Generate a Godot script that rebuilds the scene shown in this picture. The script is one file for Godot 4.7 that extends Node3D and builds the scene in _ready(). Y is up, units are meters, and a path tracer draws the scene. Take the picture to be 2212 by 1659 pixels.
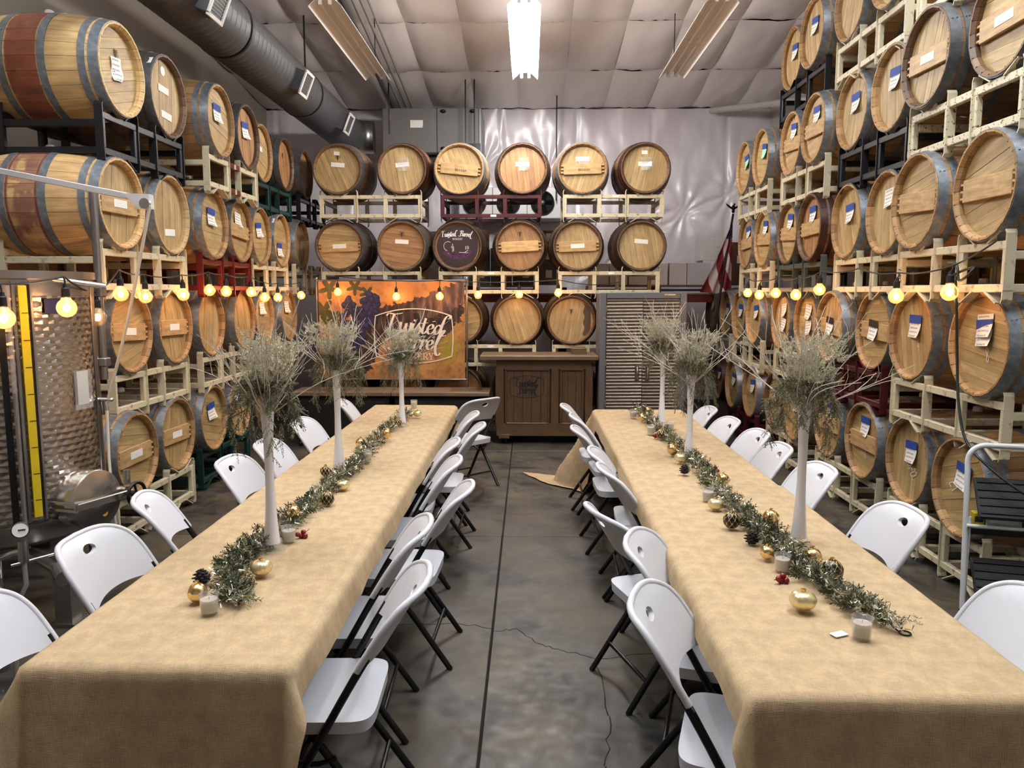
extends Node3D

var M := {}
var used := {}
var shared := {}
var rng := RandomNumberGenerator.new()

# ---------------------------------------------------------------- the scene
func _ready():
	rng.seed = 20
	var cam := Camera3D.new()
	cam.name = "camera"
	add_child(cam)
	cam.position = Vector3(0, 1.80, 0)
	cam.rotation = Vector3(-atan(199.5 / 1662.0), atan(36.0 / 1662.0), 0)
	cam.fov = rad_to_deg(2.0 * atan(829.5 / 1662.0))
	cam.near = 0.05
	cam.far = 60.0
	cam.current = true
	var env := Environment.new()
	env.background_mode = Environment.BG_COLOR
	env.background_color = Color(0, 0, 0)
	env.tonemap_mode = Environment.TONE_MAPPER_LINEAR
	env.tonemap_exposure = 1.0
	env.sdfgi_enabled = true
	env.ssao_enabled = true
	env.ssil_enabled = true
	var we := WorldEnvironment.new()
	we.name = "world"
	we.environment = env
	add_child(we)
	materials()
	# lamps under the roof: the middle one of this row burns, its neighbours are off; a second row behind the camera burns too
	var l = strip_light(Vector3(-0.05, 4.40, -8.60), true, "lit white strip light in the middle of the roof")
	for z in [-0.93, -0.31, 0.31, 0.93]: lamp(l, Vector3(0, -0.035, z), Color(1.0, 0.975, 0.96), 3.0, 0.10)
	area(l, Vector3(0, 0.14, 0), 0.2, 2.4, Color(1.0, 0.975, 0.96), 0.9, PI / 2)
	strip_light(Vector3(-1.87, 4.40, -8.60), false, "unlit strip light beside the round duct")
	strip_light(Vector3(1.74, 4.40, -8.60), false, "unlit strip light on the stepladder side of the roof")
	for x in [-1.87, 1.74]:
		var k = strip_light(Vector3(x, 4.70, -3.4), true, "lit strip light behind the camera, %s side" % ("tank" if x < 0 else "ladder"))
		area(k, Vector3(0, -0.012, 0), 0.26, 2.45, Color(0.92, 0.96, 1.0), 7.6)
		area(k, Vector3(0, 0.14, 0), 0.2, 2.4, Color(0.92, 0.96, 1.0), 36.0, PI / 2)
	build_room()
	build_duct()
	build_end_wall_things()
	build_sheets()
	build_barrels()
	build_back_row()
	build_tank()
	build_ladder()
	build_flag()
	build_tables()
	build_chairs()
	build_decor()
	build_strings()

# ---------------------------------------------------------------- mesh building
class Shape:
	var st := SurfaceTool.new()
	func _init():
		st.begin(Mesh.PRIMITIVE_TRIANGLES)
		st.set_smooth_group(-1)
	func flat(): st.set_smooth_group(-1)
	func soft(k := 0): st.set_smooth_group(k)
	func vert(p: Vector3, uv: Vector2):
		st.set_uv(uv)
		st.add_vertex(p)
	func tri(a: Vector3, b: Vector3, c: Vector3, o: Vector3, ua := Vector2.ZERO, ub := Vector2.ZERO, uc := Vector2.ZERO):
		vert(a, ua)
		if (c - a).cross(b - a).dot(o) >= 0.0:
			vert(b, ub); vert(c, uc)
		else:
			vert(c, uc); vert(b, ub)
	func quad(a: Vector3, b: Vector3, c: Vector3, d: Vector3, o: Vector3, ua := Vector2(0, 0), ub := Vector2(1, 0), uc := Vector2(1, 1), ud := Vector2(0, 1)):
		tri(a, b, c, o, ua, ub, uc)
		tri(a, c, d, o, ua, uc, ud)
	# chamfered box, centre c, full size s, placed by t
	func box(c: Vector3, s: Vector3, ch := 0.0, t := Transform3D.IDENTITY):
		var h := s / 2.0
		var m := minf(ch, minf(h.x, minf(h.y, h.z)) * 0.9)
		var ax := [Vector3.RIGHT, Vector3.UP, Vector3.BACK]
		for i in 3:
			var u: Vector3 = ax[(i + 1) % 3]
			var w: Vector3 = ax[(i + 2) % 3]
			var hu := h[(i + 1) % 3]
			var hw := h[(i + 2) % 3]
			for sg in [-1.0, 1.0]:
				var n: Vector3 = ax[i] * sg
				var q := c + n * h[i]
				var a := u * (hu - m)
				var b := w * (hw - m)
				var o := t.basis * n
				quad(t * (q - a - b), t * (q + a - b), t * (q + a + b), t * (q - a + b), o, Vector2(-hu, -hw), Vector2(hu, -hw), Vector2(hu, hw), Vector2(-hu, hw))
		if m <= 0.0: return
		for i in 3:
			var u: Vector3 = ax[(i + 1) % 3]
			var w: Vector3 = ax[(i + 2) % 3]
			var along: Vector3 = ax[i] * (h[i] - m)
			for su in [-1.0, 1.0]:
				for sw in [-1.0, 1.0]:
					var p1 = c + u * su * h[(i + 1) % 3] + w * sw * (h[(i + 2) % 3] - m)
					var p2 = c + u * su * (h[(i + 1) % 3] - m) + w * sw * h[(i + 2) % 3]
					quad(t * (p1 - along), t * (p1 + along), t * (p2 + along), t * (p2 - along), t.basis * (u * su + w * sw))
		for sx in [-1.0, 1.0]:
			for sy in [-1.0, 1.0]:
				for sz in [-1.0, 1.0]:
					var sg := Vector3(sx, sy, sz)
					tri(t * (c + sg * Vector3(h.x, h.y - m, h.z - m)), t * (c + sg * Vector3(h.x - m, h.y, h.z - m)), t * (c + sg * Vector3(h.x - m, h.y - m, h.z)), t.basis * sg)
	# square bar from a to b
	func bar(a: Vector3, b: Vector3, w: float, h: float, up := Vector3.UP, ch := 0.0):
		var d := (b - a).normalized()
		var side := up.cross(d)
		if side.length() < 0.01: side = Vector3.RIGHT.cross(d)
		side = side.normalized()
		var u := d.cross(side)
		box(Vector3.ZERO, Vector3(w, h, a.distance_to(b)), ch, Transform3D(Basis(side, u, d), (a + b) / 2.0))
	func tube(pts: Array, r, n := 8, caps := true):
		var rings := []
		var prev := Vector3.ZERO
		var run := 0.0
		for i in pts.size():
			var p: Vector3 = pts[i]
			var d: Vector3 = ((pts[i + 1] if i + 1 < pts.size() else p) - (pts[i - 1] if i > 0 else p)).normalized()
			if prev == Vector3.ZERO:
				prev = d.cross(Vector3.UP if absf(d.y) < 0.9 else Vector3.RIGHT).normalized()
			prev = (prev - d * d.dot(prev)).normalized()
			var side := d.cross(prev)
			var rad: float = r[i] if r is Array else r
			if i > 0: run += p.distance_to(pts[i - 1])
			var ring := []
			for k in n:
				var a := TAU * k / n
				ring.append(p + (prev * cos(a) + side * sin(a)) * rad)
			rings.append([ring, run])
		soft(1)
		for i in rings.size() - 1:
			for k in n:
				var k2 := (k + 1) % n
				var a: Vector3 = rings[i][0][k]
				var b: Vector3 = rings[i][0][k2]
				var c: Vector3 = rings[i + 1][0][k2]
				var e: Vector3 = rings[i + 1][0][k]
				var mid: Vector3 = (pts[i] + pts[i + 1]) / 2.0
				quad(a, b, c, e, (a + b + c + e) / 4.0 - mid, Vector2(float(k) / n, rings[i][1]), Vector2(float(k + 1) / n, rings[i][1]), Vector2(float(k + 1) / n, rings[i + 1][1]), Vector2(float(k) / n, rings[i + 1][1]))
		flat()
		if caps:
			for e in [0, rings.size() - 1]:
				var d: Vector3 = pts[e] - pts[1 if e == 0 else e - 1]
				for k in n: tri(pts[e], rings[e][0][k], rings[e][0][(k + 1) % n], d)
	# profile of Vector2(radius, y) turned round the y axis, then placed by t
	func lathe(prof: Array, n := 24, t := Transform3D.IDENTITY, sharp := 35.0, a0 := 0.0, a1 := TAU):
		var g := 2
		var run := 0.0
		for i in prof.size() - 1:
			var p: Vector2 = prof[i]
			var q: Vector2 = prof[i + 1]
			if p.is_equal_approx(q): continue
			if i > 0 and absf((q - p).angle_to(p - prof[i - 1])) > deg_to_rad(sharp): g += 1
			soft(g)
			var nn := Vector2(q.y - p.y, p.x - q.x)
			for k in n:
				var u := a0 + (a1 - a0) * k / n
				var w := a0 + (a1 - a0) * (k + 1) / n
				var du := Vector3(cos(u), 0, sin(u))
				var dw := Vector3(cos(w), 0, sin(w))
				var dm := (du + dw).normalized()
				var y := Vector3.UP
				var o := t.basis * (dm * nn.x + y * nn.y)
				var v0 := run
				var v1 := run + p.distance_to(q)
				var ua := Vector2(float(k) / n, v0)
				var ub := Vector2(float(k + 1) / n, v0)
				var uc := Vector2(float(k + 1) / n, v1)
				var ud := Vector2(float(k) / n, v1)
				if p.x < 1e-5:
					tri(t * (y * p.y), t * (dw * q.x + y * q.y), t * (du * q.x + y * q.y), o, ua, uc, ud)
				elif q.x < 1e-5:
					tri(t * (du * p.x + y * p.y), t * (dw * p.x + y * p.y), t * (y * q.y), o, ua, ub, uc)
				else:
					quad(t * (du * p.x + y * p.y), t * (dw * p.x + y * p.y), t * (dw * q.x + y * q.y), t * (du * q.x + y * q.y), o, ua, ub, uc, ud)
			run += p.distance_to(q)
		flat()
	func ball(c: Vector3, r: float, n := 12, squash := 1.0):
		var p := []
		for i in n / 2 + 1:
			var a := -PI / 2 + PI * i / (n / 2)
			p.append(Vector2(maxf(cos(a) * r, 0.0), sin(a) * r * squash))
		lathe(p, n, Transform3D(Basis(), c), 90.0)
	# f.call(u, v) -> point, out: direction the sheet faces
	func grid(nu: int, nv: int, f: Callable, out: Vector3, us := 1.0, vs := 1.0, g := 1):
		var p := []
		for j in nv + 1:
			var row := []
			for i in nu + 1: row.append(f.call(float(i) / nu, float(j) / nv))
			p.append(row)
		soft(g)
		for j in nv:
			for i in nu:
				var u0 := us * i / nu
				var u1 := us * (i + 1) / nu
				var v0 := vs * j / nv
				var v1 := vs * (j + 1) / nv
				var a: Vector3 = p[j][i]
				var b: Vector3 = p[j][i + 1]
				var c: Vector3 = p[j + 1][i + 1]
				var d: Vector3 = p[j + 1][i]
				# orientation by the grid's own handedness, so folds keep one side
				if out.x > 1e8:
					vert(a, Vector2(u0, v0)); vert(b, Vector2(u1, v0)); vert(c, Vector2(u1, v1))
					vert(a, Vector2(u0, v0)); vert(c, Vector2(u1, v1)); vert(d, Vector2(u0, v1))
				elif out.x < -1e8:
					vert(a, Vector2(u0, v0)); vert(c, Vector2(u1, v1)); vert(b, Vector2(u1, v0))
					vert(a, Vector2(u0, v0)); vert(d, Vector2(u0, v1)); vert(c, Vector2(u1, v1))
				else:
					quad(a, b, c, d, out, Vector2(u0, v0), Vector2(u1, v0), Vector2(u1, v1), Vector2(u0, v1))
		flat()
	# flat strip of width w (along z) and thickness th following a path in the xy plane
	func strap(path: Array, w: float, th: float, z: float):
		for i in path.size() - 1:
			var a: Vector2 = path[i]
			var b: Vector2 = path[i + 1]
			var d := (b - a).normalized() * th * 0.4
			bar(Vector3(a.x - d.x, a.y - d.y, z), Vector3(b.x + d.x, b.y + d.y, z), w, th, Vector3(-d.y, d.x, 0))
	# polygon (xy, convex or not) extruded from z0 to z1
	func slab(poly: PackedVector2Array, z0: float, z1: float, t := Transform3D.IDENTITY, uvs := 1.0):
		var idx := Geometry2D.triangulate_polygon(poly)
		for k in range(0, idx.size(), 3):
			var a := poly[idx[k]]
			var b := poly[idx[k + 1]]
			var c := poly[idx[k + 2]]
			tri(t * Vector3(a.x, a.y, z1), t * Vector3(b.x, b.y, z1), t * Vector3(c.x, c.y, z1), t.basis * Vector3.BACK, a * uvs, b * uvs, c * uvs)
			tri(t * Vector3(a.x, a.y, z0), t * Vector3(b.x, b.y, z0), t * Vector3(c.x, c.y, z0), t.basis * Vector3.FORWARD, a * uvs, b * uvs, c * uvs)
		var ccw := not Geometry2D.is_polygon_clockwise(poly)
		for i in poly.size():
			var a := poly[i]
			var b := poly[(i + 1) % poly.size()]
			var o := Vector3(b.y - a.y, a.x - b.x, 0) * (1.0 if ccw else -1.0)
			quad(t * Vector3(a.x, a.y, z0), t * Vector3(b.x, b.y, z0), t * Vector3(b.x, b.y, z1), t * Vector3(a.x, a.y, z1), t.basis * o, a * uvs, b * uvs, b * uvs + Vector2(0.01, 0), a * uvs + Vector2(0.01, 0))
	func done() -> ArrayMesh:
		st.generate_normals()
		st.index()
		return st.commit()

const CW := Vector3(2e8, 0, 0)
const CCW := Vector3(-2e8, 0, 0)

# ---------------------------------------------------------------- scene helpers
func numbered(called: String) -> String:
	var k: int = used.get(called, 0)
	used[called] = k + 1
	return called if k == 0 else "%s_%03d" % [called, k]

func tag(o: Node3D, label: String, category: String, group := "", kind := "") -> Node3D:
	if label: o.set_meta("label", label)
	if category: o.set_meta("category", category)
	if group: o.set_meta("group", group)
	if kind: o.set_meta("kind", kind)
	return o

func thing(called: String, label: String, category: String, at := Vector3.ZERO, turn := 0.0, group := "") -> Node3D:
	var o := Node3D.new()
	o.name = numbered(called)
	add_child(o, true)
	o.position = at
	o.rotation.y = turn
	return tag(o, label, category, group)

func part(called: String, mesh, m: Material, parent: Node3D = null, at := Transform3D.IDENTITY, kind := "") -> MeshInstance3D:
	var o := MeshInstance3D.new()
	o.mesh = mesh.done() if mesh is Shape else mesh
	o.material_override = m
	o.transform = at
	o.cast_shadow = GeometryInstance3D.SHADOW_CASTING_SETTING_ON
	if parent == null:
		o.name = numbered(called)
		add_child(o, true)
	else:
		o.name = called
		parent.add_child(o, true)
	if kind: o.set_meta("kind", kind)
	return o

func struct(called: String, mesh, m: Material) -> MeshInstance3D:
	return part(called, mesh, m, null, Transform3D.IDENTITY, "structure")

func boxpart(called: String, c: Vector3, s: Vector3, m: Material, parent: Node3D, ch := 0.003) -> MeshInstance3D:
	var g := Shape.new()
	g.box(c, s, ch)
	return part(called, g, m, parent)

func swarm(called: String, mesh: Mesh, m: Material, parent: Node3D, xs: Array) -> MultiMeshInstance3D:
	var mm := MultiMesh.new()
	mm.transform_format = MultiMesh.TRANSFORM_3D
	mm.mesh = mesh
	mm.instance_count = xs.size()
	for i in xs.size(): mm.set_instance_transform(i, xs[i])
	var o := MultiMeshInstance3D.new()
	o.multimesh = mm
	o.material_override = m
	o.name = called
	o.set_meta("kind", "stuff")
	parent.add_child(o, true)
	return o

func lamp(parent: Node3D, at: Vector3, c: Color, e: float, size: float):
	var l := OmniLight3D.new()
	l.name = "bulb_light"
	l.light_color = c
	l.light_energy = e
	l.light_size = size
	l.omni_range = 12.0
	l.omni_attenuation = 2.0
	l.shadow_enabled = true
	parent.add_child(l, true)
	l.position = at

# ---------------------------------------------------------------- materials
func mat(called: String, c: Color, rough := 0.6, metal := 0.0, map: Texture2D = null, tri := 0.0, spec := 0.5) -> StandardMaterial3D:
	var m := StandardMaterial3D.new()
	m.resource_name = called
	m.albedo_color = c
	m.roughness = rough
	m.metallic = metal
	m.metallic_specular = spec
	if map:
		m.albedo_texture = map
		if tri > 0.0:
			m.uv1_triplanar = true
			m.uv1_scale = Vector3.ONE * tri
	M[called] = m
	return m

func noise_bytes(w: int, h: int, freq: float, oct: int, sd: int, kind := FastNoiseLite.TYPE_SIMPLEX_SMOOTH) -> PackedByteArray:
	var n := FastNoiseLite.new()
	n.noise_type = kind
	n.frequency = freq
	n.fractal_octaves = oct
	n.seed = sd
	var im := n.get_seamless_image(w, h)
	im.convert(Image.FORMAT_L8)
	return im.get_data()

func stretched(w: int, h: int, across: float, oct: int, sd: int, squeeze: int) -> PackedByteArray:
	var n := FastNoiseLite.new()
	n.noise_type = FastNoiseLite.TYPE_SIMPLEX_SMOOTH
	n.frequency = across
	n.fractal_octaves = oct
	n.seed = sd
	var im := n.get_seamless_image(w, h / squeeze)
	im.convert(Image.FORMAT_L8)
	im.resize(w, h, Image.INTERPOLATE_CUBIC)
	return im.get_data()

func image_of(w: int, h: int, f: Callable) -> ImageTexture:
	var b := PackedByteArray()
	b.resize(w * h * 3)
	for y in h:
		for x in w:
			var c: Color = f.call(x, y)
			var k := (y * w + x) * 3
			b[k] = clampi(int(c.r * 255.0), 0, 255)
			b[k + 1] = clampi(int(c.g * 255.0), 0, 255)
			b[k + 2] = clampi(int(c.b * 255.0), 0, 255)
	return ImageTexture.create_from_image(Image.create_from_data(w, h, false, Image.FORMAT_RGB8, b))

func normal_of(w: int, h: int, f: Callable, strength: float) -> ImageTexture:
	var im := Image.create(w, h, false, Image.FORMAT_L8)
	for y in h:
		for x in w:
			var q: float = clampf(f.call(x, y), 0.0, 1.0)
			im.set_pixel(x, y, Color(q, q, q))
	im.convert(Image.FORMAT_RGBA8)
	im.bump_map_to_normal_map(strength)
	return ImageTexture.create_from_image(im)

func materials():
	var S := 256
	var g1 := stretched(S, S, 0.05, 3, 3, 8)
	var g2 := stretched(S, S, 0.16, 2, 8, 16)
	var g3 := noise_bytes(S, S, 0.02, 3, 5)
	var grain := func(x, y):
		var k: int = y * S + x
		var v: float = 0.88 + (g1[k] - 128) / 255.0 * 0.17 + (g2[k] - 128) / 255.0 * 0.12 + (g3[k] - 128) / 255.0 * 0.12
		return Color(v, v * 0.985, v * 0.96)
	var oak := image_of(S, S, grain)
	var oak_h := image_of(S, S, func(x, y): return grain.call(y, x))
	# barrel woods: heads light, staves a little duller and weathered
	var tones := [Color(0.73, 0.625, 0.43), Color(0.71, 0.60, 0.405), Color(0.75, 0.645, 0.455), Color(0.685, 0.575, 0.385)]
	for i in 4:
		var m := mat("oak_head_%d" % i, tones[i] * 1.01, 0.55, 0.0, oak)
		m.uv1_scale = Vector3(2.2, 1.2, 1)
		var s := mat("oak_stave_%d" % i, [Color(0.66, 0.515, 0.335), Color(0.61, 0.47, 0.30), Color(0.70, 0.555, 0.375), Color(0.57, 0.44, 0.285)][i] * 1.06, 0.62, 0.0, oak)
		s.uv1_scale = Vector3(14, 1.1, 1)
	for i in 3:
		var m := mat("brown_head_%d" % i, [Color(0.66, 0.49, 0.32), Color(0.62, 0.46, 0.30), Color(0.69, 0.52, 0.34)][i], 0.5, 0.0, oak)
		m.uv1_scale = Vector3(2.2, 1.2, 1)
		var d := mat("dark_stave_%d" % i, [Color(0.42, 0.30, 0.20), Color(0.36, 0.26, 0.18), Color(0.47, 0.35, 0.23)][i], 0.55, 0.0, oak)
		d.uv1_scale = Vector3(14, 1.1, 1)
	var pale := mat("pale_stave", Color(0.80, 0.68, 0.49), 0.6, 0.0, oak)
	pale.uv1_scale = Vector3(14, 1.1, 1)
	# red-brown painted middle and wine-stained middle: real marks on the staves, laid by u round the barrel and v along it
	var st1 := noise_bytes(256, 256, 0.03, 3, 21)
	var st2 := stretched(256, 256, 0.04, 3, 22, 2)
	var red := image_of(256, 256, func(x, y):
		var v: float = y / 255.0
		var w: Color = grain.call(x * 5 % S, y)
		var edge: float = 0.008 * (st1[y * 256 + x] / 255.0)
		var c := Color(0.86, 0.72, 0.49)
		if v > 0.40 - edge and v < 0.60 + edge:
			c = Color(0.60, 0.335, 0.235) * (0.9 + st1[y * 256 + x] / 255.0 * 0.2)
			if st2[y * 256 + x] > 178: c = c.lerp(Color(0.75, 0.55, 0.42), 0.35)
		return c * w * 1.02)
	mat("painted_stave", Color(1, 1, 1), 0.6, 0.0, red)
	var wine := image_of(256, 256, func(x, y):
		var v: float = y / 255.0
		var u: float = x / 255.0
		var w: Color = grain.call(x * 5 % S, y)
		var c := Color(0.86, 0.70, 0.48)
		var n: float = st1[y * 256 + x] / 255.0 + 0.4 * st2[y * 256 + x] / 255.0
		var top: float = absf(fposmod(u - 0.25 + 0.5, 1.0) - 0.5)
		var band: float = 1.0 - absf(v - 0.5) / 0.115
		if band > 0.0:
			var edge: float = clampf(1.0 - absf(band - 0.12) * 7.0, 0.0, 1.0)
			var amount: float = clampf((n - 0.50) * 2.0 - top * 1.0, 0.0, 0.45)
			var streak: float = 1.0 if st2[((y / 3) % 256) * 256 + x] > 150 and top < 0.42 else 0.0
			amount = maxf(amount, maxf(edge * 0.85, streak * 0.45 * (1.0 - top)))
			if top < 0.09: amount = maxf(amount, 0.8)
			c = c.lerp(Color(0.33, 0.10, 0.17), amount)
		return c * w * 1.02)
	mat("wine_stave", Color(1, 1, 1), 0.6, 0.0, wine)
	# metals
	var gn := noise_bytes(256, 256, 0.06, 3, 31, FastNoiseLite.TYPE_CELLULAR)
	var gn2 := noise_bytes(256, 256, 0.02, 4, 32)
	var zinc := image_of(256, 256, func(x, y):
		var k: int = y * 256 + x
		var v: float = 0.72 + (gn[k] - 128) / 255.0 * 0.10 + (gn2[k] - 128) / 255.0 * 0.20
		return Color(v * 0.97, v, v * 1.03))
	mat("zinc_hoop", Color(0.68, 0.685, 0.69), 0.38, 0.45, zinc).uv1_scale = Vector3(6, 3, 1)
	mat("dull_hoop", Color(0.46, 0.45, 0.44), 0.45, 0.4, zinc).uv1_scale = Vector3(6, 3, 1)
	mat("brown_hoop", Color(0.34, 0.27, 0.20), 0.45, 0.55, zinc).uv1_scale = Vector3(6, 3, 1)
	mat("red_hoop", Color(0.33, 0.17, 0.13), 0.45, 0.5, zinc).uv1_scale = Vector3(6, 3, 1)
	var scuff := noise_bytes(256, 256, 0.03, 4, 41)
	var paint := image_of(256, 256, func(x, y):
		var q: int = scuff[y * 256 + x]
		var v: float = 0.96 if q < 172 else 0.96 - (q - 172) / 83.0 * 0.45
		return Color(v, v, v))
	mat("rack_cream", Color(0.80, 0.755, 0.63), 0.45, 0.0, paint, 1.5)
	mat("rack_black", Color(0.06, 0.065, 0.08), 0.4, 0.0, paint, 1.5)
	mat("rack_maroon", Color(0.27, 0.05, 0.07), 0.4, 0.0, paint, 1.5)
	mat("rack_red", Color(0.36, 0.06, 0.06), 0.4, 0.0, paint, 1.5)
	mat("rack_green", Color(0.05, 0.20, 0.18), 0.4, 0.0, paint, 1.5)
	mat("rack_grey", Color(0.25, 0.30, 0.28), 0.4, 0.0, paint, 1.5)
	var dirty := image_of(256, 256, func(x, y):
		var q: int = scuff[y * 256 + x]
		if q > 190: return Color(0.42, 0.38, 0.33)
		return Color(0.97, 0.97, 0.97))
	mat("rack_dirty", Color(0.80, 0.755, 0.63), 0.5, 0.0, dirty, 3.5)
	mat("steel", Color(0.80, 0.79, 0.77), 0.24, 0.95)
	mat("brushed", Color(0.62, 0.61, 0.60), 0.34, 1.0)
	mat("grey_metal", Color(0.46, 0.47, 0.49), 0.42, 0.6)
	mat("duct", Color(0.30, 0.305, 0.31), 0.55, 0.3)
	mat("black_metal", Color(0.018, 0.018, 0.02), 0.4)
	mat("black_plastic", Color(0.02, 0.02, 0.022), 0.5)
	mat("black_matte", Color(0.012, 0.012, 0.014), 0.85)
	mat("white_plastic", Color(0.81, 0.81, 0.825), 0.42)
	mat("white_paint", Color(0.80, 0.80, 0.80), 0.35)
	mat("lamp_white", Color(0.95, 0.93, 0.90), 0.5)
	mat("grey_panel", Color(0.40, 0.39, 0.38), 0.5)
	mat("white_vent", Color(0.82, 0.81, 0.78), 0.5)
	mat("blue_tape", Color(0.10, 0.24, 0.55), 0.7)
	mat("green_paper", Color(0.60, 0.85, 0.72), 0.8)
	var lab := noise_bytes(128, 64, 0.25, 1, 61)
	var writing := image_of(128, 64, func(x, y):
		var row: int = y / 13
		var ink: bool = y % 13 > 4 and y % 13 < 10 and lab[(y % 64) * 128 + x] > 128 and x > 10 and x < 96 + (row * 37) % 24 and row < 5
		return Color(0.45, 0.45, 0.5) if ink else Color(0.95, 0.95, 0.94))
	mat("paper", Color(0.93, 0.92, 0.89), 0.75, 0.0, writing)
	mat("paper_plain", Color(0.92, 0.91, 0.88), 0.75)
	var film := mat("plastic_film", Color(0.95, 0.95, 0.95, 0.12), 0.08)
	film.transparency = BaseMaterial3D.TRANSPARENCY_ALPHA
	mat("crossbar", Color(0.76, 0.625, 0.43), 0.55, 0.0, oak_h).uv1_scale = Vector3(2.2, 3, 1)
	mat("crossbar_pale", Color(0.86, 0.71, 0.48), 0.55, 0.0, oak_h).uv1_scale = Vector3(2.2, 3, 1)
	mat("ink", Color(0.05, 0.035, 0.03), 0.7)
	mat("brand_mark", Color(0.24, 0.15, 0.08), 0.7)
	mat("chalk", Color(0.85, 0.82, 0.76), 0.9)
	mat("pink_chalk", Color(0.86, 0.45, 0.42), 0.9)
	mat("crate_wood", Color(0.62, 0.47, 0.30), 0.7, 0.0, oak_h, 1.2)
	mat("pallet_wood", Color(0.58, 0.42, 0.26), 0.75, 0.0, oak_h, 1.2)
	mat("bar_wood_v", Color(0.36, 0.265, 0.165), 0.5, 0.0, oak, 1.6)
	mat("bar_wood_h", Color(0.38, 0.285, 0.18), 0.5, 0.0, oak_h, 1.6)
	mat("bar_top", Color(0.44, 0.355, 0.245), 0.5, 0.0, oak_h, 1.4)
	mat("counter_top", Color(0.46, 0.38, 0.31), 0.45, 0.0, oak_h, 1.4)
	# burlap
	var b1 := noise_bytes(256, 256, 0.008, 3, 71)
	var b2 := stretched(256, 256, 0.35, 1, 72, 16)
	var b3 := stretched(256, 256, 0.35, 1, 73, 16)
	var burl := func(x, y):
		var k: int = y * 256 + x
		var v: float = 0.93 + (b1[k] - 128) / 255.0 * 0.09 + (b2[k] - 128) / 255.0 * 0.10 + (b3[x * 256 + y] - 128) / 255.0 * 0.10
		return Color(v, v * 0.99, v * 0.96)
	var bm := mat("burlap", Color(0.765, 0.67, 0.54), 0.9, 0.0, image_of(256, 256, burl), 0.0, 0.15)
	bm.uv1_scale = Vector3(5.0, 5.0, 1)
	bm.normal_enabled = true
	bm.normal_texture = normal_of(256, 256, func(x, y): return 0.5 + (b2[y * 256 + x] - 128) / 400.0 + (b3[x * 256 + y] - 128) / 400.0, 3.0)
	bm.normal_scale = 0.5
	bm.backlight = Color(0.05, 0.04, 0.025)
	# concrete
	var c1 := noise_bytes(512, 512, 0.010, 5, 81)
	var c2 := noise_bytes(512, 512, 0.06, 4, 82)
	var c3 := noise_bytes(512, 512, 0.012, 3, 83)
	var conc := func(x, y):
		var k: int = y * 512 + x
		var v: float = 0.74 + (c1[k] - 128) / 255.0 * 0.42 + (c2[k] - 128) / 255.0 * 0.22
		var warm: float = (c3[k] - 128) / 255.0
		if c3[k] < 88: v -= (88 - c3[k]) / 88.0 * 0.5
		v = clampf(v, 0.2, 1.15)
		return Color(v * (1.0 + warm * 0.14), v * 0.985, v * (0.93 - warm * 0.22))
	var fl := mat("concrete", Color(0.36, 0.338, 0.305), 0.42, 0.0, image_of(512, 512, conc), 0.32)
	fl.uv1_world_triplanar = true
	fl.roughness_texture = image_of(256, 256, func(x, y):
		var q: float = 0.62 + c2[(y * 2) * 512 + x * 2] / 255.0 * 0.5
		return Color(q, q, q))
	fl.roughness = 0.62
	mat("joint", Color(0.04, 0.038, 0.035), 0.9)
	# room shell
	mat("insulation", Color(0.90, 0.87, 0.85), 0.45, 0.0, null, 0.0, 0.7)
	mat("vinyl", Color(0.86, 0.835, 0.855), 0.33, 0.0, null, 0.0, 0.8)
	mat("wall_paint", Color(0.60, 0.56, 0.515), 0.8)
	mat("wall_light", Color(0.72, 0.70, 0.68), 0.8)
	mat("pipe_grey", Color(0.52, 0.50, 0.48), 0.5)
	mat("glass_white", Color(0.90, 0.88, 0.88), 0.12)
	var gl := mat("glass", Color(0.96, 0.97, 0.97, 0.1), 0.03)
	gl.refraction_enabled = true
	gl.refraction_scale = 0.05
	var thin := mat("thin_glass", Color(0.97, 0.97, 0.97, 0.14), 0.04)
	thin.transparency = BaseMaterial3D.TRANSPARENCY_ALPHA
	mat("wax", Color(0.68, 0.655, 0.61), 0.5)
	mat("gold", Color(0.92, 0.80, 0.56), 0.18, 1.0)
	mat("pale_gold", Color(0.93, 0.86, 0.66), 0.24, 0.7)
	mat("gold_line", Color(0.86, 0.74, 0.48), 0.35, 0.8)
	mat("net_brown", Color(0.045, 0.03, 0.022), 0.3)
	mat("cone_brown", Color(0.10, 0.06, 0.04), 0.7)
	mat("berry", Color(0.48, 0.03, 0.04), 0.28)
	var gr := mat("needle_green", Color(0.31, 0.33, 0.21), 0.5)
	gr.backlight = Color(0.06, 0.07, 0.03)
	mat("needle_frost", Color(0.60, 0.62, 0.50), 0.4, 0.1)
	mat("tinsel", Color(0.86, 0.86, 0.78), 0.2, 0.95)
	mat("twig_silver", Color(0.82, 0.77, 0.70), 0.45, 0.0)
	mat("sprig_silver", Color(0.80, 0.78, 0.68), 0.4, 0.05)
	mat("cedar", Color(0.52, 0.51, 0.39), 0.5, 0.0)
	mat("bronze", Color(0.09, 0.06, 0.04), 0.5, 0.5)
	mat("cord_green", Color(0.03, 0.085, 0.06), 0.5)
	mat("rope", Color(0.80, 0.77, 0.70), 0.8)
	mat("yellow_tape", Color(0.80, 0.70, 0.10), 0.45)
	mat("cardboard_white", Color(0.92, 0.90, 0.90), 0.7)
	mat("cardboard_grey", Color(0.36, 0.34, 0.31), 0.75)
	mat("cardboard_brown", Color(0.36, 0.23, 0.16), 0.8)
	mat("beam_orange", Color(0.42, 0.10, 0.05), 0.5)
	mat("beam_blue", Color(0.08, 0.09, 0.22), 0.5)
	mat("green_box", Color(0.62, 0.78, 0.70), 0.6)
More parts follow.
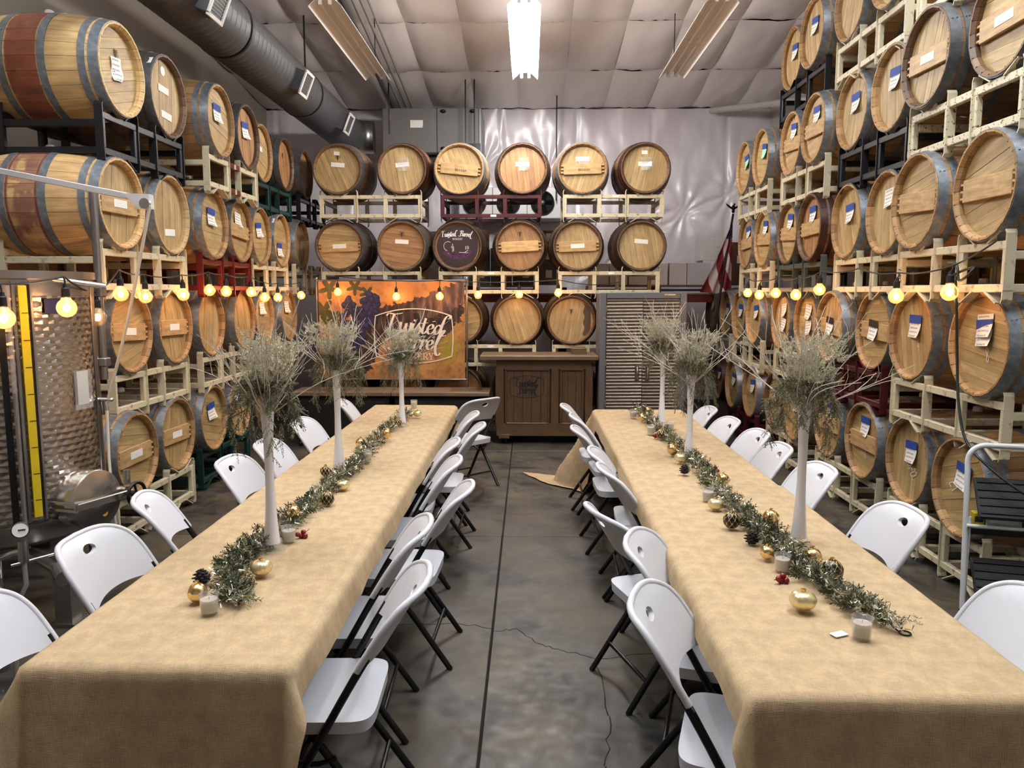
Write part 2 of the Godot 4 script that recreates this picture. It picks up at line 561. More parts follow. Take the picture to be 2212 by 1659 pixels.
	mat("yellow_box", Color(0.72, 0.62, 0.08), 0.6)
	mat("grey_box", Color(0.55, 0.56, 0.58), 0.6)
	var glow := mat("tube_glow", Color(1, 1, 1), 0.5)
	glow.emission_enabled = true
	glow.emission = Color(1.0, 0.97, 0.95)
	glow.emission_energy_multiplier = 9.0
	mat("tube_off", Color(0.92, 0.90, 0.86), 0.3)
	var fila := mat("filament_glow", Color(1, 0.8, 0.5), 0.5)
	fila.emission_enabled = true
	fila.emission = Color(1.0, 0.86, 0.62)
	fila.emission_energy_multiplier = 40.0
	var globe := mat("globe_glass", Color(1.0, 0.86, 0.66, 0.16), 0.05)
	globe.transparency = BaseMaterial3D.TRANSPARENCY_ALPHA
	globe.emission_enabled = true
	globe.emission = Color(1.0, 0.70, 0.44)
	globe.emission_energy_multiplier = 0.15
	# tank jacket: rows of pressed dimples
	var dimple := func(x, y):
		var row: int = y / 32
		var u: float = fposmod((x + (16 if row % 2 == 1 else 0)) / 32.0, 1.0)
		var v: float = (y % 32) / 32.0
		return clampf(1.0 - (absf(u - 0.5) * 1.3 + absf(v - 0.5) * 1.6), 0.0, 1.0) * 0.9
	var dj := mat("tank_jacket", Color(0.70, 0.67, 0.63), 0.26, 1.0)
	dj.normal_enabled = true
	dj.normal_texture = normal_of(64, 64, dimple, 5.0)
	dj.normal_scale = 0.8
	dj.uv1_scale = Vector3(26, 15, 1)
	var cor := mat("corrugated", Color(0.50, 0.46, 0.42), 0.28, 1.0)
	cor.normal_enabled = false
	mat("door_steel", Color(0.50, 0.455, 0.405), 0.38, 0.92)
	mat("sign_purple", Color(0.17, 0.09, 0.095), 0.5)
	mat("sign_white", Color(0.90, 0.88, 0.85), 0.6)
	mat("sign_violet", Color(0.42, 0.10, 0.42), 0.6)
	mat("banner_white", Color(0.90, 0.84, 0.76), 0.6)
	mat("banner_print", Color(1, 1, 1), 0.5, 0.0, banner_image())
	mat("flag_cloth", Color(1, 1, 1), 0.8, 0.0, flag_image())
	mat("mark_picture", Color(1, 1, 1), 0.6)

func banner_image() -> ImageTexture:
	var W := 480
	var H := 330
	var n1 := noise_bytes(W, H, 0.012, 3, 91)
	var n2 := noise_bytes(W, H, 0.035, 4, 92)
	var n3 := stretched(W, H, 0.06, 3, 93, 5)
	var grapes := []
	var r := RandomNumberGenerator.new()
	r.seed = 12
	for i in 130:
		var t: float = r.randf()
		var c := Vector2(150, 48).lerp(Vector2(100, 215), t)
		var wdt: float = lerpf(60.0, 26.0, absf(t - 0.35) * 1.3)
		grapes.append([c + Vector2(r.randf_range(-wdt, wdt), r.randf_range(-16, 16)), r.randf_range(9, 13), r.randf()])
	var im := image_of(W, H, func(x, y):
		var k: int = y * W + x
		var a: float = n1[k] / 255.0
		var b: float = n2[k] / 255.0
		var c := Color(0.58, 0.37, 0.18).lerp(Color(0.76, 0.55, 0.30), a)
		c = c.lerp(Color(0.45, 0.24, 0.12), clampf((b - 0.55) * 2.0, 0.0, 0.5))
		if y < 110: c = c.lerp(Color(0.80, 0.50, 0.24), 0.5 * (1.0 - y / 110.0))
		if x > 395 and y > 180: c = c.lerp(Color(0.55, 0.52, 0.10), clampf(1.0 - Vector2(x - 420, y - 230).length() / 60.0, 0.0, 0.7))
		# vine trunk: from the lower left up to the right, and the gnarled head
		var p := Vector2(x, y)
		var d1: float = Geometry2D.get_closest_point_to_segment(p, Vector2(110, 300), Vector2(190, 150)).distance_to(p)
		var d2: float = Geometry2D.get_closest_point_to_segment(p, Vector2(185, 145), Vector2(400, 95)).distance_to(p)
		var d3: float = Geometry2D.get_closest_point_to_segment(p, Vector2(350, 90), Vector2(470, 40)).distance_to(p)
		var d4: float = Geometry2D.get_closest_point_to_segment(p, Vector2(330, 190), Vector2(430, 100)).distance_to(p)
		var lim: float = 8.0 * (b - 0.5)
		var bark := Color(0.20, 0.115, 0.085).lerp(Color(0.50, 0.35, 0.24), clampf((n3[k] / 255.0 - 0.35) * 1.6, 0.0, 1.0))
		if d1 < 46 + lim * 3 or d2 < 52 + lim * 3 or d4 < 48 + lim * 3: c = bark.darkened(0.25)
		if d3 < 40 + lim * 4: c = bark.lightened(0.08)
		# leaves, upper left
		for q in [[Vector2(36, 24), 34.0], [Vector2(120, 20), 26.0], [Vector2(160, 40), 24.0], [Vector2(15, 100), 40.0], [Vector2(45, 130), 34.0]]:
			var dd: float = p.distance_to(q[0])
			if dd < q[1] * (0.75 + 0.35 * sin(5.0 * (p - q[0]).angle())): c = Color(0.20, 0.21, 0.09).lerp(Color(0.34, 0.32, 0.14), b)
		for q in grapes:
			var dd: float = p.distance_to(q[0])
			if dd < q[1]:
				var s: float = clampf(1.0 - (p - q[0] + Vector2(3, 3)).length() / q[1], 0.0, 1.0)
				c = Color(0.10, 0.085, 0.18).lerp(Color(0.30, 0.26, 0.46), s * (0.5 + 0.5 * q[2]))
		return c)
	return im

func flag_image() -> ImageTexture:
	return image_of(128, 256, func(x, y):
		var q: float = (x * 0.93 * 0.36 - y * 0.38 * 0.66 + 130.0) / 16.5
		var c := Color(0.42, 0.05, 0.08) if int(floor(q)) % 2 == 0 else Color(0.72, 0.64, 0.62)
		if y < 62: c = Color(0.075, 0.07, 0.16) if not ((x / 12) % 2 == 0 and (y / 9) % 3 == 0 and x % 12 < 4 and y % 9 < 3) else Color(0.6, 0.58, 0.6)
		return c)

# ---------------------------------------------------------------- barrels
const LEN := 0.94
const STAVES := 24
func stave_r(t: float) -> float:
	var q := 2.0 * t - 1.0
	return 0.295 + 0.055 * (1.0 - q * q)

func stave_into(g: Shape, k: int):
	var a0 := TAU * k / STAVES + 0.004
	var a1 := TAU * (k + 1) / STAVES - 0.004
	var n := 10
	var at := func(a: float, r: float, z: float): return Vector3(cos(a) * r, sin(a) * r, z)
	g.soft(1)
	for i in n:
		var t0 := float(i) / n
		var t1 := float(i + 1) / n
		for h in 2:
			var b0 := lerpf(a0, a1, h / 2.0)
			var b1 := lerpf(a0, a1, (h + 1) / 2.0)
			var u0 := (k + h / 2.0) / STAVES
			var u1 := (k + (h + 1) / 2.0) / STAVES
			g.quad(at.call(b0, stave_r(t0), -t0 * LEN), at.call(b1, stave_r(t0), -t0 * LEN), at.call(b1, stave_r(t1), -t1 * LEN), at.call(b0, stave_r(t1), -t1 * LEN), at.call((b0 + b1) / 2, 1, 0), Vector2(u0, t0), Vector2(u1, t0), Vector2(u1, t1), Vector2(u0, t1))
	g.flat()
	for i in n:   # joint faces, so that the seam has depth
		var t0 := float(i) / n
		var t1 := float(i + 1) / n
		for a in [a0, a1]:
			var o: Vector3 = at.call(a + PI / 2 * (1 if a == a1 else -1), 1, 0)
			g.quad(at.call(a, stave_r(t0), -t0 * LEN), at.call(a, stave_r(t1), -t1 * LEN), at.call(a, stave_r(t1) - 0.02, -t1 * LEN), at.call(a, stave_r(t0) - 0.02, -t0 * LEN), o)
	for e in 2:   # chime: end grain, bevel and the inner ring down to the head
		var z := 0.0 if e == 0 else -LEN
		var s := -1.0 if e == 0 else 1.0
		var o := Vector3(0, 0, -s)
		var m := (a0 + a1) / 2
		var u0 := float(k) / STAVES
		var u1 := float(k + 1) / STAVES
		g.quad(at.call(a0, 0.295, z), at.call(a1, 0.295, z), at.call(a1, 0.283, z), at.call(a0, 0.283, z), o, Vector2(u0, 0), Vector2(u1, 0), Vector2(u1, 0.02), Vector2(u0, 0.02))
		g.quad(at.call(a0, 0.283, z), at.call(a1, 0.283, z), at.call(a1, 0.268, z + s * 0.02), at.call(a0, 0.268, z + s * 0.02), o - at.call(m, 1, 0), Vector2(u0, 0.02), Vector2(u1, 0.02), Vector2(u1, 0.05), Vector2(u0, 0.05))
		g.quad(at.call(a0, 0.268, z + s * 0.02), at.call(a1, 0.268, z + s * 0.02), at.call(a1, 0.268, z + s * 0.06), at.call(a0, 0.268, z + s * 0.06), -at.call(m, 1, 0), Vector2(u0, 0.05), Vector2(u1, 0.05), Vector2(u1, 0.1), Vector2(u0, 0.1))

func hoop_mesh(z0: float, z1: float) -> ArrayMesh:
	var g := Shape.new()
	var prof := []
	var out := 0.004
	prof.append(Vector2(stave_r(z0 / LEN) + 0.0005, -z0))
	for i in 4:
		var z := lerpf(z0, z1, i / 3.0)
		prof.append(Vector2(stave_r(z / LEN) + out, -z))
	prof.append(Vector2(stave_r(z1 / LEN) + 0.0005, -z1))
	prof.reverse()
	g.lathe(prof, 56, Transform3D(Basis(Vector3.RIGHT, Vector3.BACK, Vector3.UP), Vector3.ZERO), 30.0)
	# two rivets where the hoop overlaps
	for i in 2:
		var z := lerpf(z0, z1, 0.3 + 0.4 * i)
		g.ball(Vector3(cos(0.5), sin(0.5), 0) * (stave_r(z / LEN) + out) + Vector3(0, 0, -z), 0.006, 6)
	return g.done()

func plank_mesh(k: int, n: int) -> ArrayMesh:
	var R := 0.2685
	var x0 := -R + 2 * R * k / n + 0.0009
	var x1 := -R + 2 * R * (k + 1) / n - 0.0009
	var poly := PackedVector2Array()
	for i in 9:
		var x := lerpf(x0, x1, i / 8.0)
		poly.append(Vector2(x, sqrt(maxf(R * R - x * x, 0.00004))))
	for i in 9:
		var x := lerpf(x1, x0, i / 8.0)
		poly.append(Vector2(x, -sqrt(maxf(R * R - x * x, 0.00004))))
	var g := Shape.new()
	g.slab(poly, -0.070, -0.046 - 0.0012 * ((k * 7) % 3), Transform3D.IDENTITY, 1.0)
	return g.done()

func barrel_meshes():
	var all := Shape.new()
	for k in STAVES:
		var g := Shape.new()
		stave_into(g, k)
		shared["stave_%d" % k] = g.done()
		stave_into(all, k)
	shared["body"] = all.done()
	for k in 8: shared["plank_%d" % k] = plank_mesh(k, 8)
	shared["head_hoop"] = hoop_mesh(0.004, 0.062)
	shared["quarter_hoop"] = hoop_mesh(0.080, 0.122)
	shared["bilge_hoop"] = hoop_mesh(0.315, 0.362)
	# crossbar: a board across the head with pegged ends
	var cb := Shape.new()
	cb.box(Vector3(0, 0, 0), Vector3(0.452, 0.125, 0.022), 0.003)
	shared["crossbar"] = cb.done()
	var pg := Shape.new()
	pg.box(Vector3.ZERO, Vector3(0.046, 0.014, 0.018), 0.002)
	shared["peg"] = pg.done()
	var lb := Shape.new()
	lb.box(Vector3.ZERO, Vector3(0.165, 0.052, 0.0012))
	shared["strip_label"] = lb.done()
	var sm := Shape.new()
	sm.box(Vector3.ZERO, Vector3(0.07, 0.045, 0.0012))
	shared["small_label"] = sm.done()
	# a sheet taped along its top edge, its bottom corner curling out
	var sh := Shape.new()
	for s in [CW, CCW]:
		sh.grid(5, 5, func(u, v): return Vector3((u - 0.5) * 0.15, -v * 0.13, 0.002 + 0.030 * pow(v, 2.4) * (0.35 + 0.65 * u) + (0.0006 if s == CW else 0.0)), s, 1, 1, 5)
	shared["curl_sheet"] = sh.done()
	var bs := Shape.new()
	for s in [CW, CCW]:
		bs.grid(6, 5, func(u, v): return Vector3((u - 0.5) * 0.13, -v * 0.15, 0.003 + 0.012 * sin(v * 7.0 + u * 3.0) * v + (0.0006 if s == CW else 0.0)), s, 1, 1, 5)
	shared["big_sheet"] = bs.done()
	var tp := Shape.new()
	tp.box(Vector3.ZERO, Vector3(0.155, 0.055, 0.002))
	shared["tape"] = tp.done()
	var seal := Shape.new()
	seal.lathe([Vector2(0.035, -0.001), Vector2(0.035, 0.001), Vector2(0, 0.001)], 20, Transform3D(Basis(Vector3.RIGHT, Vector3.BACK, Vector3.UP), Vector3.ZERO))
	shared["seal"] = seal.done()
	var bung := Shape.new()
	bung.lathe([Vector2(0.03, 0), Vector2(0.028, 0.03), Vector2(0.02, 0.036), Vector2(0, 0.036)], 12)
	shared["bung"] = bung.done()
	shared["mark"] = mark_mesh()
	var t := TextMesh.new()
	t.text = "BESTAN"
	var f := SystemFont.new()
	f.font_names = PackedStringArray(["Droid Serif"])
	f.font_weight = 700
	t.font = f
	t.font_size = 16
	t.pixel_size = 0.0022
	t.depth = 0.001
	shared["bestan"] = t

func mark_mesh() -> ArrayMesh:
	# a small branded cooper's mark: a dark wedge between two fine arcs, and a short rule under it
	var g := Shape.new()
	g.slab(PackedVector2Array([Vector2(-0.014, 0.03), Vector2(0.014, 0.03), Vector2(0.009, -0.012), Vector2(0, -0.034), Vector2(-0.009, -0.012)]), 0, 0.0008)
	for s in [-1.0, 1.0]:
		for i in 5:
			var a := 0.5 + i * 0.28
			var b := a + 0.26
			var p := Vector2(s * sin(a) * 0.028, cos(a) * 0.04)
			var q := Vector2(s * sin(b) * 0.028, cos(b) * 0.04)
			var nn := (q - p).orthogonal().normalized() * 0.0022
			g.slab(PackedVector2Array([p - nn, q - nn, q + nn, p + nn]), 0, 0.0008)
	for i in 5:
		g.box(Vector3(-0.026 + i * 0.013, -0.115 - 0.012 * (i % 2), 0.0004), Vector3(0.008, 0.006, 0.0008))
	return g.done()

func sheet_on(b: Node3D, x: float, y: float, turn: float, tape: String, paper := "paper", z := -0.042):
	var t := Transform3D(Basis(Vector3.BACK, turn), Vector3(x, y, z))
	part("paper_sheet", shared["curl_sheet"], M[paper], b, t)
	if tape: part("tape_strip", shared["tape"], M[tape], b, t * Transform3D(Basis(), Vector3(0, -0.008, 0.006)))

# marks: what is on the head, as letters; see the switch below
func barrel(at: Vector3, turn: float, marks: String, label: String, group: String, near: bool, style: String, roll: float):
	var b := thing("wine_barrel", label, "barrel", at, turn, group)
	var old := style in ["old", "red", "dark"]
	var hoop: StandardMaterial3D = M[{"zinc": "zinc_hoop", "old": "brown_hoop", "red": "red_hoop", "dark": "dull_hoop", "painted": "zinc_hoop", "wine": "zinc_hoop", "pale": "zinc_hoop"}[style]]
	for k in STAVES:
		if not near: break
		var m: StandardMaterial3D
		match style:
			"painted": m = M["painted_stave"]
			"wine": m = M["wine_stave"]
			"pale": m = M["pale_stave"]
			"old", "red", "dark": m = M["dark_stave_%d" % rng.randi_range(0, 2)]
			_: m = M["oak_stave_%d" % rng.randi_range(0, 3)]
		part("stave", shared["stave_%d" % k], m, b)
	if not near:
		part("stave_shell", shared["body"], M["dark_stave_%d" % rng.randi_range(0, 2)] if old else M["oak_stave_%d" % rng.randi_range(0, 3)], b, Transform3D.IDENTITY, "stuff")
	for h in ["head_hoop", "quarter_hoop", "bilge_hoop"]:
		part("hoop", shared[h], hoop, b)
		part("hoop", shared[h], hoop, b, Transform3D(Basis(Vector3.UP, PI), Vector3(0, 0, -LEN)))
	var brown := old and rng.randf() < 0.6
	var spin := Transform3D(Basis(Vector3.BACK, roll), Vector3.ZERO)
	for k in 8:
		part("head_plank", shared["plank_%d" % k], M["brown_head_%d" % rng.randi_range(0, 2)] if brown else M["oak_head_%d" % rng.randi_range(0, 3)], b, spin)
	var back := Shape.new()
	if not shared.has("rear_head"):
		back.lathe([Vector2(0.268, -0.005), Vector2(0.268, 0.005), Vector2(0, 0.005)], 32, Transform3D(Basis(Vector3.RIGHT, Vector3.FORWARD, Vector3.UP), Vector3(0, 0, -LEN + 0.05)))
		shared["rear_head"] = back.done()
	part("rear_head", shared["rear_head"], M["oak_head_3"], b)
	if near: part("bung", shared["bung"], M["paper_plain"], b, Transform3D(Basis(), Vector3(0, stave_r(0.5) - 0.002, -LEN / 2)))
	var tilt := rng.randf_range(-0.12, 0.12)
	var zf := -0.044
	for c in marks:
		match c:
			"x", "X", "y":
				var ct := Transform3D(Basis(Vector3.BACK, tilt * 0.6 if c != "X" else tilt), Vector3(0, -0.005, -0.031))
				part("crossbar", shared["crossbar"], M["crossbar_pale"] if c == "y" else M["crossbar"], b, ct)
				for s in [-1.0, 1.0]:
					for i in 3: part("peg", shared["peg"], M["crossbar"], b, ct * Transform3D(Basis(), Vector3(s * 0.236, -0.04 + 0.04 * i, -0.001)))
				if c == "X":
					part("stamped_lettering", shared["bestan"], M["ink"], b, ct * Transform3D(Basis(), Vector3(0.02, -0.012, 0.0115)))
			"w":   # a printed strip, on the crossbar if there is one
				var z := -0.0185 if "x" in marks or "X" in marks else zf
				var y := 0.0
				if "X" in marks:
					y = 0.115
					z = zf
				elif not "x" in marks: y = 0.055
				part("label_strip", shared["strip_label"], M["paper"], b, Transform3D(Basis(Vector3.BACK, tilt * 0.8), Vector3(0.0, y, z)))
			"v":   # low on the head
				part("label_strip", shared["strip_label"], M["paper"], b, Transform3D(Basis(Vector3.BACK, tilt), Vector3(0.03, -0.13, zf)))
			"s":   # small paper near the top
				part("small_label", shared["small_label"], M["paper"], b, Transform3D(Basis(Vector3.BACK, tilt), Vector3(-0.01, 0.19, zf)))
			"t": sheet_on(b, 0.0, 0.12 if not "x" in marks else 0.17, tilt, "blue_tape")
			"u": sheet_on(b, 0.0, -0.05, tilt, "blue_tape")
			"g": sheet_on(b, 0.03, 0.12, tilt, "blue_tape", "green_paper")
			"k": sheet_on(b, 0.0, 0.06, tilt, "black_plastic", "paper", -0.019)
			"q": sheet_on(b, 0.0, 0.17, tilt, "")
			"r": sheet_on(b, 0.0, 0.02, -tilt, "")
			"b": part("paper_sheet", shared["big_sheet"], M["paper"], b, Transform3D(Basis(Vector3.BACK, 0.1), Vector3(-0.01, 0.08, zf)))
			"o": part("round_seal", shared["seal"], M["paper_plain"], b, Transform3D(Basis(), Vector3(0, 0.19, zf)))
			"m": part("branded_mark", shared["mark"], M["brand_mark"], b, Transform3D(Basis(), Vector3(0, 0.14 if "w" in marks or "x" in marks or "y" in marks else 0.10, zf - 0.0005)))
			"h":   # little label on the hoop
				part("hoop_label", shared["small_label"], M["paper_plain"], b, Transform3D(Basis(Vector3(0, 1, 0), Vector3(0, 0, 1), Vector3(1, 0, 0)).rotated(Vector3.BACK, 2.4), Vector3(cos(2.4), sin(2.4), 0) * 0.306 + Vector3(0, 0, -0.035)))
			"f": part("plastic_sleeve", shared["big_sheet"], M["plastic_film"], b, Transform3D(Basis(Vector3.BACK, 0.06), Vector3(0.01, 0.13, zf + 0.003)))
			"P": purple_sign(b)
			"1": part("chalk_writing", strokes("3-18-22", 0.075, 0.006), M["chalk"], b, Transform3D(Basis(Vector3.BACK, -0.75), Vector3(-0.10, 0.0, zf)))
			"2": part("chalk_writing", strokes("29", 0.09, 0.006), M["chalk"], b, Transform3D(Basis(Vector3.BACK, -0.9), Vector3(-0.16, -0.01, zf)))
			"3": part("chalk_writing", strokes("8", 0.08, 0.005), M["chalk"], b, Transform3D(Basis(Vector3.BACK, 0.2), Vector3(0.03, -0.10, zf)))
			"4": part("chalk_writing", strokes("4", 0.07, 0.004), M["chalk"], b, Transform3D(Basis(Vector3.BACK, 0.2), Vector3(0.04, -0.10, zf)))
			"5": part("chalk_writing", strokes("11", 0.06, 0.004), M["chalk"], b, Transform3D(Basis(Vector3.BACK, 0.2), Vector3(0.0, -0.14, zf)))
			"8": part("chalk_writing", strokes("111", 0.05, 0.004), M["pink_chalk"], b, Transform3D(Basis(Vector3.BACK, -0.1), Vector3(-0.06, 0.005, -0.018)))
			"d":   # dark wine stain at one side of the head
				var g := Shape.new()
				var poly := PackedVector2Array()
				for i in 12: poly.append(Vector2(0.155 + 0.012 * sin(i * 1.7), 0.20 - i * 0.036))
				for i in 12:
					var y := 0.20 - (11 - i) * 0.036
					poly.append(Vector2(minf(0.24, sqrt(0.262 * 0.262 - y * y)), y))
				g.slab(poly, 0, 0.0006)
				part("wine_stain", g, M["dark_stave_1"], b, Transform3D(Basis(), Vector3(0, 0, -0.0458)))
	return b

func purple_sign(b: Node3D):
	var g := Shape.new()
	g.lathe([Vector2(0.25, -0.004), Vector2(0.25, 0.003), Vector2(0, 0.003)], 48, Transform3D(Basis(Vector3.RIGHT, Vector3.BACK, Vector3.UP), Vector3(0, 0, -0.04)))
	var s := part("round_sign", g, M["sign_purple"], b)
	part("lettering", script("Twisted", 0.033), M["sign_white"], s, Transform3D(Basis(Vector3.BACK, 0.06), Vector3(-0.195, 0.11, -0.0365)))
	part("lettering", script("Barrel", 0.033), M["sign_white"], s, Transform3D(Basis(Vector3.BACK, -0.12), Vector3(0.025, 0.125, -0.0365)))
	part("lettering", words("WINERY", 0.022, false, true), M["sign_white"], s, Transform3D(Basis(), Vector3(0.0, 0.085, -0.0365)))
	var txt := "TASTING ROOM"
	for i in txt.length():
		if txt[i] == " ": continue
		var a := lerpf(-0.75, 0.75, float(i) / (txt.length() - 1))
		part("letter", words(txt[i], 0.042, false, true), M["sign_violet"], s, Transform3D(Basis(Vector3.BACK, a), Vector3(sin(a) * 0.22, 0.085 - cos(a) * 0.22, -0.0365)))
	# drawing of a barrel, a bottle and glasses in fine pale lines
	var d := Shape.new()
	for i in 14:
		var a := 0.9 + i * 0.26
		d.bar(Vector3(-0.115 + cos(a) * 0.052, 0.0 + sin(a) * 0.055, 0), Vector3(-0.115 + cos(a + 0.26) * 0.052, 0.0 + sin(a + 0.26) * 0.055, 0), 0.004, 0.0008, Vector3.BACK)
	for q in [[-0.06, 0.03, -0.06, -0.07], [-0.05, 0.0, -0.045, -0.06], [-0.075, 0.0, -0.07, -0.02], [-0.1, -0.09, -0.04, -0.105], [-0.04, -0.105, -0.12, -0.085], [0.02, -0.075, 0.14, -0.08], [0.1, 0.0, 0.1, -0.04], [0.12, 0.005, 0.12, -0.04], [0.135, 0.0, 0.135, -0.035], [0.09, -0.07, 0.13, -0.05]]:
		d.bar(Vector3(q[0], q[1], 0), Vector3(q[2], q[3], 0), 0.005, 0.0008, Vector3.BACK)
	part("line_drawing", d, M["sign_white"], s, Transform3D(Basis(), Vector3(0, 0.0, -0.0365)))

# ---------------------------------------------------------------- lettering
func words(txt: String, height: float, bold := false, serif := false) -> TextMesh:
	var t := TextMesh.new()
	t.text = txt
	var f := SystemFont.new()
	f.font_names = PackedStringArray(["Droid Serif" if serif else "Droid Sans"])
	f.font_weight = 700 if bold else 400
	t.font = f
	t.font_size = 32
	t.pixel_size = height / 23.0
	t.depth = 0.001
	return t

# hand-drawn letters as poly-lines in units of the x-height; "|" lifts the pen
const GLYPH := {
	"T": ["1.25", "-0.05,1.75 0.15,2.0 0.7,1.93 1.35,2.1|0.62,1.95 0.5,1.2 0.4,0.35 0.5,0.02 0.8,0.1"],
	"w": ["1.15", "0.05,0.95 0.15,1.02 0.2,0.2 0.4,0.0 0.62,0.3 0.68,1.0 0.72,0.15 0.9,0.0 1.1,0.4 1.12,1.05"],
	"i": ["0.42", "0.1,0.7 0.25,1.0 0.18,0.25 0.28,0.0 0.45,0.25|0.3,1.32 0.33,1.42"],
	"s": ["0.6", "0.05,0.3 0.45,1.15 0.35,0.85 0.55,0.4 0.4,-0.15 0.05,-0.45 -0.1,-0.25"],
	"t": ["0.6", "0.35,1.65 0.22,0.6 0.22,0.1 0.4,0.0 0.55,0.25|0.0,1.08 0.6,1.2"],
	"e": ["0.72", "0.1,0.45 0.5,0.6 0.55,0.9 0.35,1.02 0.12,0.7 0.12,0.25 0.3,0.0 0.55,0.1 0.7,0.35|0.45,1.35 0.7,1.42"],
	"d": ["1.1", "0.6,0.85 0.35,1.0 0.1,0.6 0.12,0.15 0.3,0.0 0.55,0.35 0.72,1.2 0.95,1.95 1.25,2.1 1.3,1.85 1.1,1.75|0.78,1.4 0.62,0.3 0.72,0.0 0.95,-0.15 1.2,-0.05"],
	"B": ["1.2", "0.45,1.85 0.35,0.9 0.3,0.0 -0.05,-0.25 -0.3,-0.1|-0.1,1.5 0.4,1.95 0.95,1.85 1.0,1.4 0.5,1.05 0.95,0.95 1.1,0.5 0.85,0.05 0.35,-0.02"],
	"a": ["0.8", "0.6,0.85 0.35,1.02 0.1,0.6 0.12,0.15 0.3,0.0 0.52,0.35 0.62,1.0|0.62,0.95 0.55,0.25 0.65,0.0 0.82,0.25"],
	"r": ["0.65", "0.08,0.85 0.22,1.0 0.2,0.5 0.15,0.0|0.2,0.55 0.35,0.95 0.55,1.0 0.62,0.85|0.3,1.32 0.45,1.36"],
	"l": ["0.75", "0.15,0.3 0.5,1.4 0.8,2.05 0.65,2.15 0.4,1.6 0.22,0.5 0.3,-0.35 0.55,-0.6 0.75,-0.35"],
	"3": ["0.8", "0.1,1.8 0.4,2.0 0.65,1.6 0.35,1.1 0.68,0.6 0.4,0.0 0.05,0.2"],
	"-": ["0.7", "0.1,0.9 0.55,0.95"],
	"1": ["0.5", "0.1,1.6 0.3,2.0 0.25,0.0"],
	"8": ["0.8", "0.6,1.7 0.35,2.0 0.1,1.6 0.6,0.6 0.4,0.0 0.1,0.4 0.5,1.2 0.65,1.7"],
	"2": ["0.8", "0.1,1.6 0.35,2.0 0.62,1.6 0.1,0.0 0.7,0.05"],
	"9": ["0.8", "0.6,1.6 0.35,1.2 0.12,1.6 0.35,2.0 0.62,1.7 0.5,0.0"],
	"4": ["0.8", "0.4,2.0 0.1,0.8 0.7,0.9|0.55,1.4 0.5,0.0"],
	"7": ["0.8", "0.1,1.95 0.7,2.0 0.3,0.0"],
}

func lines_of(letter: String) -> Array:
	var out := []
	for run in GLYPH[letter][1].split("|"):
		var pts := []
		for w in run.split(" "):
			var q: PackedStringArray = w.split(",")
			pts.append(Vector2(q[0].to_float(), q[1].to_float()))
		# round the corners
		var fine := []
		for i in pts.size() - 1:
			for k in 5:
				var t := k / 5.0
				var p0: Vector2 = pts[maxi(i - 1, 0)]
				var p3: Vector2 = pts[mini(i + 2, pts.size() - 1)]
				fine.append(pts[i].cubic_interpolate(pts[i + 1], p0, p3, t))
		fine.append(pts[-1])
		out.append(fine)
	return out

func ribbon(g: Shape, line: Array, w0: float, w1: float, nib: float, z := 0.0):
	# a flat pen held at an angle: broad on down strokes, fine across; one strip per stroke
	var l := []
	var r := []
	for i in line.size():
		var d: Vector2 = (line[mini(i + 1, line.size() - 1)] - line[maxi(i - 1, 0)]).normalized()
		var w := lerpf(w0, w1, pow(absf(d.cross(Vector2(cos(nib), sin(nib)))), 1.5)) / 2.0
		var n := d.orthogonal() * w
		var e: Vector2 = d * w * (0.4 if i == line.size() - 1 else (-0.4 if i == 0 else 0.0))
		var h := z + 0.00003 * i
		l.append(Vector3(line[i].x + e.x + n.x, line[i].y + e.y + n.y, h))
		r.append(Vector3(line[i].x + e.x - n.x, line[i].y + e.y - n.y, h))
	var down := Vector3(0, 0, -0.0012 - z)
	for i in line.size() - 1:
		g.quad(l[i], l[i + 1], r[i + 1], r[i], Vector3.BACK)
		g.quad(l[i], l[i + 1], l[i + 1] + down, l[i] + down, l[i] - r[i])
		g.quad(r[i], r[i + 1], r[i + 1] + down, r[i] + down, r[i] - l[i])

func script(txt: String, xh: float, stretch := 1.0) -> ArrayMesh:
	var g := Shape.new()
	var x := 0.0
	var z := 0.0
	for c in txt:
		for line in lines_of(c):
			var at := []
			z += 0.0006
			for p in line: at.append(Vector2((p.x + x + p.y * 0.10) * stretch, p.y) * xh)
			ribbon(g, at, 0.07 * xh, 0.30 * xh, 0.25, z)
		x += GLYPH[c][0].to_float() * 0.94
	return g.done()

func strokes(txt: String, h: float, w: float) -> ArrayMesh:
	var g := Shape.new()
	var x := 0.0
	for c in txt:
		for line in lines_of(c):
			var at := []
			for p in line: at.append(Vector2(p.x + x, p.y) * h / 2.0)
			ribbon(g, at, w, w, 0.0)
		x += GLYPH[c][0].to_float()
	return g.done()

func emblem(w: float, h: float, pen: float) -> ArrayMesh:
	# barrel-shaped frame: bowed top and bottom, short bowed sides
	var g := Shape.new()
	var loop := []
	for i in 17: loop.append(Vector2(lerpf(-w / 2, w / 2, i / 16.0), h / 2 - 0.13 * h * pow(absf(i / 8.0 - 1.0), 2.0)))
	for i in 9: loop.append(Vector2(w / 2 + 0.02 * w * (1.0 - pow(absf(i / 4.0 - 1.0), 2.0)), lerpf(h / 2 - 0.13 * h, -h / 2 + 0.13 * h, i / 8.0)))
	for i in 17: loop.append(Vector2(lerpf(w / 2, -w / 2, i / 16.0), -h / 2 + 0.13 * h * pow(absf(i / 8.0 - 1.0), 2.0)))
	for i in 9: loop.append(Vector2(-w / 2 - 0.02 * w * (1.0 - pow(absf(i / 4.0 - 1.0), 2.0)), lerpf(-h / 2 + 0.13 * h, h / 2 - 0.13 * h, i / 8.0)))
	ribbon(g, loop, pen, pen, 0.0)
	return g.done()

